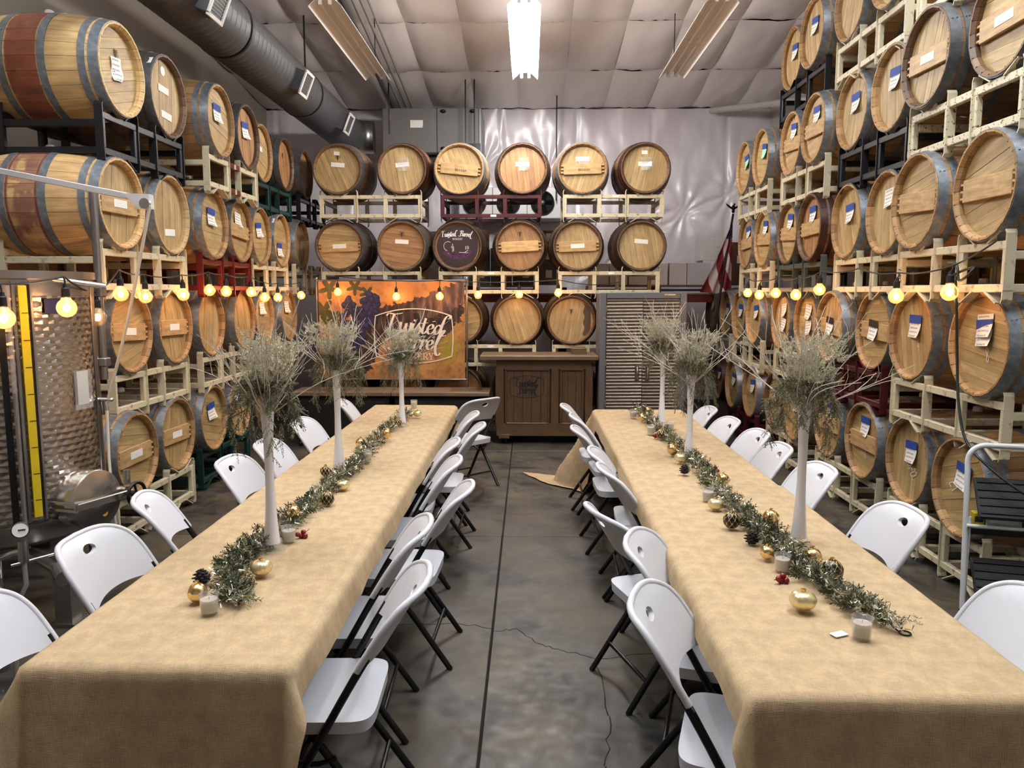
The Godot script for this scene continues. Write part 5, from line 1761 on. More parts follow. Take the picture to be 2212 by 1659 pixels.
func cloth(x0: float, x1: float, z0: float, z1: float, drops: Array, top: float, seed_: int, label: String, tail := 0.0):
	# drops: near, far, left, right overhang; a flat sheet laid over the table edges
	var n := FastNoiseLite.new()
	n.seed = seed_
	n.frequency = 1.0
	var axis := func(lo: float, hi: float, d0: float, d1: float):
		var a := []
		var k := int(ceil(d0 / 0.03))
		for i in k: a.append(lo - d0 * (1.0 - float(i) / k))
		for q in [0.0, 0.01, 0.03]: a.append(lo + q)
		k = int(ceil((hi - lo - 0.08) / 0.07))
		for i in range(1, k): a.append(lo + 0.03 + (hi - lo - 0.06) * i / k)
		for q in [0.03, 0.01, 0.0]: a.append(hi - q)
		k = int(ceil(d1 / 0.03))
		for i in k: a.append(hi + d1 * float(i + 1) / k)
		return a
	var xs: Array = axis.call(x0, x1, maxf(drops[2], tail), drops[3])
	var zs: Array = axis.call(-z0, -z1, drops[0], drops[1])   # measured towards the far end
	var R := 0.028
	var place := func(a: float, b: float):
		if tail > 0.0 and a < x0:   # the hem hangs lower towards the far corner
			a = x0 - (x0 - a) * lerpf(drops[2], tail, smoothstep(-z1 - 0.5, -z1, b)) / tail
		var cx := clampf(a, x0, x1)
		var cz := clampf(b, -z0, -z1)
		var e := Vector2(a - cx, b - cz)
		var d := e.length()
		var y: float = top + 0.0025 * n.get_noise_2d(a * 2.5, b * 1.6) + 0.0022 * n.get_noise_2d(a * 1.3, b * 9.0)
		if d < 1e-5: return Vector3(cx, y, -cz)
		var dir := e / d
		var corner := minf(absf(e.x), absf(e.y))
		var out: float
		var down: float
		var roll := R * PI / 2
		if d < roll:
			out = R * sin(d / R)
			down = R * (1.0 - cos(d / R))
		else:
			var h := d - roll
			var along: float = a if absf(e.y) > absf(e.x) else b
			var wave: float = 0.035 * n.get_noise_2d(along * 2.2 + 9.0, 3.0) + 0.018 * sin(along * 14.0 + n.get_noise_2d(along, 8.0) * 4.0)
			var flare: float = 0.10 + 0.68 * corner / maxf(d, 0.01)
			out = R + h * flare + wave * clampf(h * 2.2, 0.0, 1.0)
			down = R + h * (0.985 - 0.22 * corner / maxf(d, 0.01))
		y = maxf(y - down, 0.012 + 0.004 * n.get_noise_2d(a * 9, b * 9))
		if top - down < 0.012: out += (0.012 - (top - down)) * 0.8
		return Vector3(cx + dir.x * out, y, -(cz + dir.y * out))
	var g := Shape.new()
	g.soft(1)
	for j in zs.size() - 1:
		for i in xs.size() - 1:
			var a: Vector3 = place.call(xs[i], zs[j])
			var b: Vector3 = place.call(xs[i + 1], zs[j])
			var c: Vector3 = place.call(xs[i + 1], zs[j + 1])
			var d: Vector3 = place.call(xs[i], zs[j + 1])
			var ua := Vector2(xs[i], zs[j])
			var ub := Vector2(xs[i + 1], zs[j])
			var uc := Vector2(xs[i + 1], zs[j + 1])
			var ud := Vector2(xs[i], zs[j + 1])
			# clockwise seen from above, where the sheet faces up
			g.vert(a, ua); g.vert(c, uc); g.vert(b, ub)
			g.vert(a, ua); g.vert(d, ud); g.vert(c, uc)
	tag(part("tablecloth", g, M["burlap"]), label, "tablecloth", "burlap tablecloths")

func build_tables():
	folding_table(-1.06, -3.28, "white folding table under the tank-side row's near burlap cloth")
	folding_table(-1.06, -5.86, "white folding table under the tank-side row's far burlap cloth")
	folding_table(0.98, -3.16, "white folding table under the ladder-side row's near burlap cloth")
	folding_table(0.98, -5.62, "white folding table under the ladder-side row's far burlap cloth")
	cloth(-1.43, -0.69, -3.90, -7.10, [0.0, 0.62, 0.20, 0.12], 0.746, 3, "burlap cloth over the far half of the tank-side table")
	cloth(-1.425, -0.685, -2.05, -4.14, [0.80, 0.0, 0.20, 0.13], 0.7525, 7, "burlap cloth over the near half of the tank-side table")
	cloth(0.60, 1.365, -3.90, -6.87, [0.0, 0.86, 0.12, 0.20], 0.746, 11, "burlap cloth over the far half of the ladder-side table", 0.85)
	cloth(0.595, 1.37, -1.93, -4.13, [0.80, 0.0, 0.12, 0.20], 0.7525, 15, "burlap cloth over the near half of the ladder-side table")

# ---------------------------------------------------------------- tank, hoist, valves
func build_tank():
	var R := 0.47
	var o := thing("wine_tank", "stainless wine tank with dimpled jacket, yellow gauge strip and round side door", "tank", Vector3(-2.865, 0, -4.10))
	var g := Shape.new()
	g.lathe([Vector2(R, 0.62), Vector2(R, 1.78)], 64, Transform3D.IDENTITY, 90.0)
	part("dimpled_jacket", g, M["tank_jacket"], o)
	g = Shape.new()
	g.lathe([Vector2(0, 0.48), Vector2(R - 0.06, 0.49), Vector2(R + 0.004, 0.53), Vector2(R + 0.004, 0.62)], 64, Transform3D.IDENTITY, 60.0)
	part("tank_base", g, M["brushed"], o)
	g = Shape.new()
	g.lathe([Vector2(R + 0.002, 1.78), Vector2(R + 0.002, 1.86), Vector2(R + 0.014, 1.865), Vector2(R + 0.014, 1.905), Vector2(R - 0.01, 1.905), Vector2(R - 0.01, 1.80)], 64, Transform3D.IDENTITY, 20.0)
	part("top_rim", g, M["brushed"], o)
	g = Shape.new()
	g.lathe([Vector2(R - 0.02, 1.82), Vector2(0.2, 1.86), Vector2(0, 1.86)], 48, Transform3D.IDENTITY, 60.0)
	part("floating_lid", g, M["brushed"], o)
	for k in 4:
		var a := 0.35 + TAU * k / 4
		g = Shape.new()
		g.bar(Vector3(cos(a) * 0.38, 0.0, sin(a) * 0.38), Vector3(cos(a) * 0.38, 0.52, sin(a) * 0.38), 0.09, 0.09)
		g.bar(Vector3(cos(a) * 0.38, 0.0, sin(a) * 0.38), Vector3(cos(a) * 0.38, 0.02, sin(a) * 0.38), 0.14, 0.14)
		part("leg", g, M["brushed"], o)
	# sight glass and yellow measuring strip, on the side facing the camera
	var at := func(deg: float, r: float, y: float): return Vector3(sin(deg_to_rad(deg)) * r, y, cos(deg_to_rad(deg)) * r)
	var yb := Shape.new()
	yb.box(Vector3(0, 1.245, R + 0.035), Vector3(0.038, 1.17, 0.012), 0.002, Transform3D(Basis(Vector3.UP, deg_to_rad(47.5)), Vector3.ZERO))
	var ys := part("measuring_strip", yb, M["yellow_tape"], o)
	for k in 8:
		yb = Shape.new()
		yb.box(Vector3(0.004, 0.75 + 0.135 * k, R + 0.0415), Vector3(0.028, 0.004, 0.001), 0.0, Transform3D(Basis(Vector3.UP, deg_to_rad(47.5)), Vector3.ZERO))
		part("measuring_mark", yb, M["ink"], ys)
	g = Shape.new()
	for q in [[43.2, 0.012], [51.8, 0.010]]: g.bar(at.call(q[0], R + 0.022, 0.64), at.call(q[0], R + 0.022, 1.85), q[1], 0.03, at.call(q[0], 1, 0))
	part("strip_channel", g, M["brushed"], o)
	g = Shape.new()
	g.tube([at.call(40.5, R + 0.03, 0.62), at.call(40.5, R + 0.03, 1.83)], 0.012, 10)
	part("sight_tube", g, M["thin_glass"], o)
	g = Shape.new()
	g.tube([at.call(40.5, R + 0.03, 0.63), at.call(40.5, R + 0.03, 1.30)], 0.008, 8)
	part("sight_tube_wine", g, M["bar_wood_v"], o)
	g = Shape.new()
	g.bar(at.call(36.5, R + 0.006, 0.62), at.call(36.5, R + 0.006, 1.62), 0.03, 0.012, at.call(36.5, 1, 0))
	part("dark_seam", g, M["black_metal"], o)
	# clear sleeve with the job sheet
	var tt := Transform3D(Basis(Vector3.UP, deg_to_rad(83)), Vector3.ZERO)
	g = Shape.new()
	g.box(Vector3(0, 1.28, R + 0.014), Vector3(0.135, 0.21, 0.001), 0.0, tt)
	part("plastic_sleeve", g, M["plastic_film"], o)
	g = Shape.new()
	g.box(Vector3(0.0, 1.29, R + 0.012), Vector3(0.085, 0.18, 0.001), 0.0, tt)
	part("job_sheet", g, M["paper"], o)
	g = Shape.new()
	g.box(Vector3(-0.02, 1.725, R + 0.004), Vector3(0.17, 0.075, 0.003), 0.0, Transform3D(Basis(Vector3.UP, deg_to_rad(72)), Vector3.ZERO))
	part("maker_plate", g, M["beam_blue"], o)
	# vertical weld strip near the silhouette
	g = Shape.new()
	g.bar(at.call(104.0, R + 0.003, 0.6), at.call(104.0, R + 0.003, 1.86), 0.05, 0.006, at.call(104.0, 1, 0))
	part("weld_strip", g, M["brushed"], o)
	# side door: neck, domed cover, strap across and black hand wheel
	var dn := Vector3(sin(deg_to_rad(75)), 0, cos(deg_to_rad(75)))
	var side := dn.cross(Vector3.UP) * -1.0
	var dt := Transform3D(Basis(side, dn, side.cross(dn)), at.call(75, R - 0.04, 0.70))
	g = Shape.new()
	g.lathe([Vector2(0.15, 0), Vector2(0.15, 0.10), Vector2(0.158, 0.105), Vector2(0.158, 0.155), Vector2(0.148, 0.165)], 48, dt, 30.0)
	var door := part("side_door", g, M["steel"], o)
	g = Shape.new()
	g.lathe([Vector2(0.157, 0.155), Vector2(0.157, 0.167), Vector2(0.145, 0.17), Vector2(0.09, 0.185), Vector2(0.03, 0.193), Vector2(0, 0.193)], 48, dt, 50.0)
	part("domed_cover", g, M["steel"], door)
	g = Shape.new()
	g.bar(dt * Vector3(-0.175, 0.19, 0.0), dt * Vector3(0.175, 0.225, 0.0), 0.04, 0.018, dn, 0.004)
	g.bar(dt * Vector3(-0.168, 0.03, 0.018), dt * Vector3(-0.168, 0.20, 0.018), 0.012, 0.012)
	g.bar(dt * Vector3(-0.168, 0.03, -0.018), dt * Vector3(-0.168, 0.20, -0.018), 0.012, 0.012)
	part("door_strap", g, M["steel"], door)
	g = Shape.new()
	var hub := dt * Vector3(0.16, 0.27, 0.0)
	var ring := []
	for i in 25: ring.append(hub + (dt.basis.x * cos(TAU * i / 24) + dt.basis.z * sin(TAU * i / 24)) * 0.062)
	g.tube(ring, 0.010, 8, false)
	for k in 3:
		var a := TAU * k / 3 + 0.3
		g.tube([hub, hub + (dt.basis.x * cos(a) + dt.basis.z * sin(a)) * 0.06], 0.007, 6)
	g.tube([hub - dn * 0.10, hub + dn * 0.015], 0.016, 10)
	part("hand_wheel", g, M["black_plastic"], door)
	g = Shape.new()
	g.tube([dt * Vector3(0.175, 0.05, -0.01), dt * Vector3(0.178, 0.19, -0.01)], 0.02, 10)
	g.tube([hub + Vector3(0, 0.05, 0) - dn * 0.06, hub + Vector3(0, 0.13, 0) - dn * 0.06], 0.018, 10)
	part("hinge", g, M["steel"], door)
	g = Shape.new()
	g.lathe([Vector2(0.02, 0.186), Vector2(0.02, 0.198), Vector2(0, 0.198)], 16, dt * Transform3D(Basis(), Vector3(0.02, -0.012, 0.075)))
	part("yellow_sticker", g, M["yellow_box"], door)
	# bottom outlet valve
	g = Shape.new()
	var vb: Vector3 = at.call(45, R - 0.1, 0.44)
	g.tube([vb, vb + Vector3(0.26, -0.03, 0.17)], 0.028, 12)
	g.tube([vb + Vector3(0.24, -0.03, 0.15), vb + Vector3(0.31, -0.05, 0.22)], 0.042, 14)
	g.tube([vb + Vector3(0.2, 0.04, 0.12), vb + Vector3(0.06, 0.02, 0.24)], 0.008, 6)
	part("outlet_valve", g, M["steel"], o)
	# hoist: mast, arm, pulley and rope
	o = thing("lid_hoist", "steel lid hoist with slanting arm and white rope over the wine tank", "hoist", Vector3(-2.865, 0, -4.10))
	var mx := Vector3(0.43, 0, -0.24)
	g = Shape.new()
	g.tube([mx + Vector3(0, 1.30, 0), mx + Vector3(0, 2.36, 0)], 0.020, 12)
	part("mast", g, M["brushed"], o)
	g = Shape.new()
	g.box(mx + Vector3(0, 1.80, 0), Vector3(0.06, 0.06, 0.06), 0.006)
	g.box(mx + Vector3(0, 1.40, 0), Vector3(0.06, 0.05, 0.06), 0.006)
	part("mast_clamp", g, M["brushed"], o)
	g = Shape.new()
	var tip := Vector3(0.855, 2.28, -0.02)
	var tail := Vector3(-0.25, 2.50, -0.24)
	g.bar(tail, tip, 0.034, 0.034, Vector3.UP, 0.004)
	part("arm", g, M["white_paint"], o)
	g = Shape.new()
	g.slab(PackedVector2Array([Vector2(-0.13, 0.035), Vector2(0.01, 0.03), Vector2(0.012, -0.045), Vector2(-0.05, -0.045)]), -0.026, 0.026, Transform3D(Basis(), tip))
	part("arm_bracket", g, M["white_paint"], o)
	g = Shape.new()
	g.lathe([Vector2(0, -0.01), Vector2(0.028, -0.01), Vector2(0.022, 0), Vector2(0.028, 0.01), Vector2(0, 0.01)], 16, Transform3D(Basis(Vector3.RIGHT, Vector3.BACK, Vector3.UP), tip + Vector3(-0.01, -0.02, 0.03)))
	part("pulley", g, M["steel"], o)
	g = Shape.new()
	var cleat := Vector3(0.50, 1.17, -0.12)
	var rp := []
	for i in 13: rp.append((tip + Vector3(0.015, -0.03, 0.03)).lerp(cleat, i / 12.0) + Vector3(0, -0.05, 0) * sin(PI * i / 12.0))
	g.tube(rp, 0.009, 8)
	g.tube([cleat, cleat + Vector3(0.005, -0.30, 0.02), cleat + Vector3(0.02, -0.62, 0.03), cleat + Vector3(0.03, -0.80, 0.03)], 0.008, 8)
	part("rope", g, M["rope"], o)
	g = Shape.new()
	g.box(cleat + Vector3(-0.03, 0.03, 0), Vector3(0.14, 0.022, 0.03), 0.008)
	g.tube([cleat + Vector3(-0.03, 0.03, 0), cleat + Vector3(-0.05, -0.06, -0.05)], 0.010, 8)
	g.tube([cleat + Vector3(-0.01, 0.03, 0), cleat + Vector3(0.0, -0.03, 0)], 0.012, 8)
	part("winch", g, M["steel"], o)
	g = Shape.new()
	g.tube([Vector3(0.30, 1.885, 0.30), Vector3(0.60, 1.83, 0.0)], 0.016, 10)
	part("grab_bar", g, M["steel"], o)
	# gauge and sampling valve standing before the tank
	o = thing("gauge_stand", "chrome valve with round white pressure gauge and hoses before the tank", "gauge", Vector3(-2.375, 0, -3.45))
	g = Shape.new()
	g.tube([Vector3(-0.14, 0.0, 0), Vector3(-0.14, 0.50, 0.02)], 0.035, 12)
	part("hose_post", g, M["grey_metal"], o)
	g = Shape.new()
	g.tube([Vector3(-0.17, 0.53, 0.02), Vector3(-0.02, 0.59, 0.03), Vector3(0.02, 0.60, 0.03)], 0.014, 10)
	g.tube([Vector3(-0.13, 0.46, 0.02), Vector3(-0.135, 0.57, 0.02)], 0.032, 12)
	g.tube([Vector3(0.02, 0.55, 0.03), Vector3(0.02, 0.65, 0.03)], 0.022, 12)
	part("valve_body", g, M["steel"], o)
	g = Shape.new()
	g.lathe([Vector2(0, 0), Vector2(0.034, 0.0), Vector2(0.036, 0.03), Vector2(0.03, 0.04), Vector2(0, 0.04)], 16, Transform3D(Basis(), Vector3(-0.13, 0.575, 0.03)))
	part("black_knob", g, M["black_plastic"], o)
	var gt := Transform3D(Basis(Vector3.UP, 0.5) * Basis(Vector3.RIGHT, PI / 2 - 0.25), Vector3(0.015, 0.70, 0.03))
	g = Shape.new()
	g.lathe([Vector2(0, -0.025), Vector2(0.036, -0.025), Vector2(0.038, 0.004), Vector2(0.034, 0.006)], 24, gt)
	var gc := part("gauge_case", g, M["black_metal"], o)
	g = Shape.new()
	g.lathe([Vector2(0.034, 0.004), Vector2(0, 0.004)], 24, gt)
	part("gauge_face", g, M["paper_plain"], gc)
	g = Shape.new()
	g.box(Vector3(0.006, 0.006, 0), Vector3(0.03, 0.002, 0.005), 0.0, gt)
	part("gauge_needle", g, M["ink"], gc)
	g = Shape.new()
	g.tube([Vector3(0.02, 0.55, 0.03), Vector3(0.03, 0.44, 0.04), Vector3(-0.01, 0.34, 0.06), Vector3(-0.08, 0.22, 0.06), Vector3(-0.10, 0.05, 0.08)], 0.011, 8)
	g.tube([Vector3(-0.11, 0.42, 0.03), Vector3(-0.06, 0.33, 0.05), Vector3(-0.02, 0.2, 0.07), Vector3(-0.015, 0.02, 0.09)], 0.011, 8)
	part("hose", g, M["pipe_grey"], o)

# ---------------------------------------------------------------- step ladder
func build_ladder():
	var o := thing("step_ladder", "white framed folding step ladder with black ribbed treads beside the barrels", "ladder", Vector3(2.34, 0, -4.02), deg_to_rad(-14))
	var W := 0.50
	var lean := -0.10
	var g := Shape.new()
	var hoop := []
	for i in 5: hoop.append(Vector3(0.0, 0.08 + 0.19 * i, lean * (0.08 + 0.19 * i)))
	for i in 7:
		var a := PI / 2 * i / 6.0
		hoop.append(Vector3(0.085 - 0.085 * cos(a), 0.90 + 0.085 * sin(a), lean * 0.95))
	for i in 7:
		var a := PI / 2 * i / 6.0
		hoop.append(Vector3(W - 0.085 + 0.085 * sin(a), 0.90 + 0.085 * cos(a), lean * 0.95))
	for i in 5: hoop.append(Vector3(W, 0.84 - 0.19 * i, lean * (0.84 - 0.19 * i)))
	g.tube(hoop, 0.0145, 12)
	part("frame", g, M["white_paint"], o)
	for x in [0.0, W]:
		g = Shape.new()
		g.tube([Vector3(x, 0.0, 0.0), Vector3(x, 0.10, lean * 0.10)], 0.018, 12)
		part("rubber_foot", g, M["black_plastic"], o)
		g = Shape.new()
		g.tube([Vector3(x * 0.94 + 0.018, 0.05, -0.06), Vector3(x * 0.94 + 0.018, 0.60, -0.055)], 0.010, 8)
		part("rear_leg", g, M["white_paint"], o)
	for q in [[0.70, 0.24, 0.9], [0.265, 0.24, 0.9]]:
		# treads folded up against the frame
		var t := Transform3D(Basis(Vector3.RIGHT, q[2]), Vector3(W / 2 + 0.012, q[0], lean * q[0] - 0.01))
		g = Shape.new()
		g.box(Vector3.ZERO, Vector3(W - 0.07, 0.025, q[1]), 0.008, t)
		var tr := part("tread", g, M["black_plastic"], o)
		for k in 5:
			g = Shape.new()
			g.box(Vector3(0, 0.015, -0.09 + 0.045 * k), Vector3(W - 0.09, 0.008, 0.012), 0.003, t)
			part("tread_rib", g, M["black_plastic"], tr)
	g = Shape.new()
	g.tube([Vector3(0, 0.555, lean * 0.555 + 0.02), Vector3(W, 0.555, lean * 0.555 + 0.02)], 0.011, 10)
	part("tray_rail", g, M["white_paint"], o)
	boxpart("tool_tray", Vector3(W / 2, 0.525, lean * 0.53 - 0.04), Vector3(W - 0.05, 0.04, 0.09), M["black_plastic"], o, 0.006)
	for q in [["yellow_box", 0.045, 0.05, 0.075, "yellow box in the step ladder's tray"], ["green_box", 0.165, 0.17, 0.07, "pale green and white box in the step ladder's tray"], ["grey_box", 0.34, 0.16, 0.045, "grey box at the end of the step ladder's tray"]]:
		var b := thing("small_box", q[4], "box", Vector3.ZERO)
		b.transform = o.transform * Transform3D(Basis(), Vector3(q[1] + 0.02, 0.546, lean * 0.53 - 0.04))
		boxpart("box_body", Vector3(0, q[3] / 2, 0), Vector3(q[2], q[3], 0.06), M[q[0]], b, 0.003)
		boxpart("box_label", Vector3(0, q[3] * 0.55, 0.031), Vector3(q[2] * 0.8, q[3] * 0.4, 0.001), M["paper"] if q[0] != "yellow_box" else M["ink"], b, 0.0)

# ---------------------------------------------------------------- flag and cords
func build_flag():
	var o := thing("flag", "furled red, white and blue striped flag on a leaning pole with eagle finial", "flag", Vector3(2.2, 0, -10.02))
	var top := Vector3(0.44, 2.80, -0.18)
	var g := Shape.new()
	g.tube([Vector3(0.02, 0.02, 0.05), top], 0.014, 10)
	part("pole", g, M["bronze"], o)
	g = Shape.new()
	g.ball(top + Vector3(0, 0.03, 0), 0.022, 10)
	g.ball(top + Vector3(0.0, 0.075, 0), 0.026, 10, 1.5)
	g.ball(top + Vector3(0.012, 0.12, 0.005), 0.013, 8)
	for s in [-1.0, 1.0]:
		g.slab(PackedVector2Array([Vector2(0.005 * s, 0.07), Vector2(0.045 * s, 0.10), Vector2(0.10 * s, 0.135), Vector2(0.085 * s, 0.105), Vector2(0.06 * s, 0.08), Vector2(0.01 * s, 0.05)]), -0.006, 0.006, Transform3D(Basis(), top))
	part("eagle", g, M["bronze"], o)
	g = Shape.new()
	for sd in [CW, CCW]:
		g.grid(26, 40, func(u, v):
			var y := lerpf(2.70, 1.80 - 0.06 * (1.0 - u) + 0.10 * absf(u - 0.55), v)
			var right: float = lerpf(0.425, 0.44, v)
			var left: float = lerpf(0.415, 0.02, pow(v, 1.15))
			var x := lerpf(left, right, u)
			return Vector3(x, y, -0.13 + 0.045 * v * sin(u * 16.0 + v * 2.5) + (0.0015 if sd == CW else 0.0))
		, sd, 1, 1, 6)
	part("flag_cloth", g, M["flag_cloth"], o)

func hanging(pts: Array, sag: float, per := 8) -> Array:
	var out := []
	for i in pts.size() - 1:
		var a: Vector3 = pts[i]
		var b: Vector3 = pts[i + 1]
		for k in per:
			var t := float(k) / per
			out.append(a.lerp(b, t) + Vector3(0, -sag * a.distance_to(b) * 4.0 * t * (1.0 - t), 0))
	out.append(pts[-1])
	return out

func light_bulb(at: Vector3, hook: Vector3, label: String, e: float):
	# at: the middle of the globe; hook: where the drop leaves the cable
	var o := thing("string_bulb", label, "light bulb", at, 0.0, "round bulbs on the string lights")
	var g := Shape.new()
	var R := 0.047
	var prof := []
	for i in 15:
		var a := -PI / 2 + 2.55 * i / 14.0
		prof.append(Vector2(maxf(cos(a) * R, 0.0), sin(a) * R))
	prof.append(Vector2(0.016, 0.058))
	g.lathe(prof, 20, Transform3D.IDENTITY, 90.0)
	part("bulb_globe", g, M["globe_glass"], o)
	g = Shape.new()
	g.ball(Vector3.ZERO, 0.0165, 14, 1.25)
	part("bulb_filament", g, M["filament_glow"], o)
	g = Shape.new()
	g.lathe([Vector2(0, 0.118), Vector2(0.010, 0.118), Vector2(0.013, 0.10), Vector2(0.019, 0.095), Vector2(0.021, 0.055), Vector2(0.017, 0.05), Vector2(0, 0.05)], 14)
	part("socket", g, M["black_plastic"], o)
	g = Shape.new()
	g.tube([Vector3(0, 0.115, 0), (hook - at).lerp(Vector3(0, 0.115, 0), 0.5) + Vector3(0.004, 0, 0.004), hook - at], 0.0045, 6)
	part("drop_cord", g, M["black_plastic"], o)
	lamp(o, Vector3(0, 0, 0), Color(1.0, 0.62, 0.30), e, 0.02)

func cable(pts: Array, label: String, sag := 0.03):
	var g := Shape.new()
	g.tube(hanging(pts, sag), 0.005, 6)
	tag(part("light_cable", g, M["black_plastic"]), label, "cable")

func build_strings():
	var E := 0.042
	# tank side, in order from the camera; the first two hang before the tank
	var L := [[-2.36, 1.68, -3.42], [-2.30, 1.72, -3.80], [-2.44, 1.655, -4.32], [-2.62, 1.785, -4.92], [-2.70, 1.765, -5.40], [-2.72, 1.775, -6.04], [-2.70, 1.81, -6.50], [-2.70, 1.80, -6.86], [-2.70, 1.795, -7.48], [-2.72, 1.74, -7.92], [-2.72, 1.735, -8.34], [-2.66, 1.755, -9.0]]
	var N := ["bulb at the picture-side end of the tank's string, before the gauge strip", "round bulb hanging in front of the tank's dimpled jacket", "round bulb beside the tank's edge near the hoist mast", "", "", "", "", "", "", "", "", ""]
	var hooks := []
	for i in L.size():
		var at := Vector3(L[i][0], L[i][1], L[i][2])
		var hook := at + Vector3(-0.005, 0.155 if i != 2 else 0.14, 0.0)
		hooks.append(hook)
		light_bulb(at, hook, N[i] if N[i] else "glowing round bulb before the tank-side racks, %s from the tank" % NTH[i - 3], E)
	hooks.push_front(Vector3(-2.30, 1.86, -2.9))
	cable(hooks, "black string-light cable along the racks behind the tank")
	var Bk := [[-2.28, 1.795, -9.20], [-1.58, 1.74, -9.20], [-1.06, 1.745, -9.20], [-0.605, 1.76, -9.22], [-0.115, 1.765, -9.22], [0.35, 1.785, -9.22]]
	hooks = []
	for i in Bk.size():
		var at := Vector3(Bk[i][0], Bk[i][1], Bk[i][2])
		hooks.append(at + Vector3(0, 0.19 if i < 3 else 0.155, 0.0))
		light_bulb(at, hooks[-1], "glowing round bulb %s, %s of three" % ["before the banner" if i < 3 else "between the banner and the cabinet", NTH[i % 3]], E)
	hooks.push_back(Vector3(0.75, 1.88, -9.24))
	hooks.push_back(Vector3(1.10, 1.92, -9.30))
	cable(hooks, "black string-light cable over the banner and toward the cabinet", 0.02)
	var Rr := [[2.40, 1.785, -8.55], [2.38, 1.765, -8.05], [2.38, 1.785, -7.52], [2.38, 1.77, -6.96], [2.38, 1.815, -6.40], [2.36, 1.77, -5.03], [2.36, 1.795, -4.40]]
	hooks = []
	for i in Rr.size():
		var at := Vector3(Rr[i][0], Rr[i][1], Rr[i][2])
		hooks.append(at + Vector3(0.01, 0.15, 0.0))
		light_bulb(at, hooks[-1], "glowing round bulb before the ladder-side racks, %s from the flag" % NTH[i], E)
	hooks.insert(5, Vector3(2.42, 1.97, -5.75))
	hooks.push_back(Vector3(2.42, 2.06, -4.1))
	cable(hooks, "black string-light cable along the racks behind the stepladder", 0.03)
	# green power cord down the front of the nearest barrels
	var g := Shape.new()
	var pts := [Vector3(2.46, 1.97, -4.62), Vector3(2.40, 1.95, -4.42), Vector3(2.39, 1.86, -4.36), Vector3(2.42, 1.93, -4.28), Vector3(2.44, 1.90, -4.5), Vector3(2.40, 1.86, -4.42), Vector3(2.42, 1.66, -4.42), Vector3(2.43, 1.40, -4.40), Vector3(2.42, 1.18, -4.34), Vector3(2.42, 0.98, -4.24), Vector3(2.47, 0.86, -4.08), Vector3(2.60, 0.74, -3.94), Vector3(2.85, 0.60, -3.85), Vector3(3.0, 0.25, -3.8), Vector3(3.1, 0.02, -3.7)]
	var fine := []
	for i in pts.size() - 1:
		for k in 6:
			var p0: Vector3 = pts[maxi(i - 1, 0)]
			var p3: Vector3 = pts[mini(i + 2, pts.size() - 1)]
			fine.append(pts[i].cubic_interpolate(pts[i + 1], p0, p3, k / 6.0))
	fine.append(pts[-1])
	g.tube(fine, 0.0075, 8)
	tag(part("power_cord", g, M["cord_green"]), "dark green power cord hanging over the nearest barrels by the stepladder", "cord")

# ---------------------------------------------------------------- table decorations
func sprig_mesh(n: int, len_: float, needle: float, wide: float, sd: int) -> ArrayMesh:
	# a short stalk feathered with flat pointed needles
	var r := RandomNumberGenerator.new()
	r.seed = sd
	var g := Shape.new()
	g.tube([Vector3.ZERO, Vector3(0, len_ * 0.5, 0.004), Vector3(0, len_, 0)], 0.0011, 3, false)
	for i in n:
		var t := (i + 0.5) / n
		var a := i * 2.4 + r.randf_range(-0.3, 0.3)
		var up := r.randf_range(0.5, 1.0)
		var d := Vector3(cos(a), up, sin(a)).normalized()
		var s := d.cross(Vector3.UP).normalized() * wide
		var p := Vector3(0, len_ * t, 0)
		var l := needle * (1.0 - 0.45 * t) * r.randf_range(0.8, 1.15)
		var m := p + d * l * 0.5
		var e := p + d * l
		var nn := s.cross(d)
		g.tri(p, m + s, e, nn)
		g.tri(p, e, m - s, nn)
		var th := nn.normalized() * wide * 0.45
		g.tri(p, m - s, e - th * 0.0, -nn + th)
		g.tri(p, e, m + s, -nn + th)
	return g.done()

func strip_mesh() -> ArrayMesh:
	var g := Shape.new()
	for i in 9:
		var a := i * 2.1
		var d := Vector3(cos(a), 0.5 + 0.3 * sin(i * 3.7), sin(a)).normalized()
		g.bar(Vector3.ZERO, d * (0.013 + 0.004 * (i % 3)), 0.0016, 0.0005)
	return g.done()

func curve_at(path: Array, t: float) -> Vector3:
	var k := t * (path.size() - 1)
	var i := mini(int(k), path.size() - 2)
	var p0: Vector3 = path[maxi(i - 1, 0)]
	var p3: Vector3 = path[mini(i + 2, path.size() - 1)]
	return path[i].cubic_interpolate(path[i + 1], p0, p3, k - i)

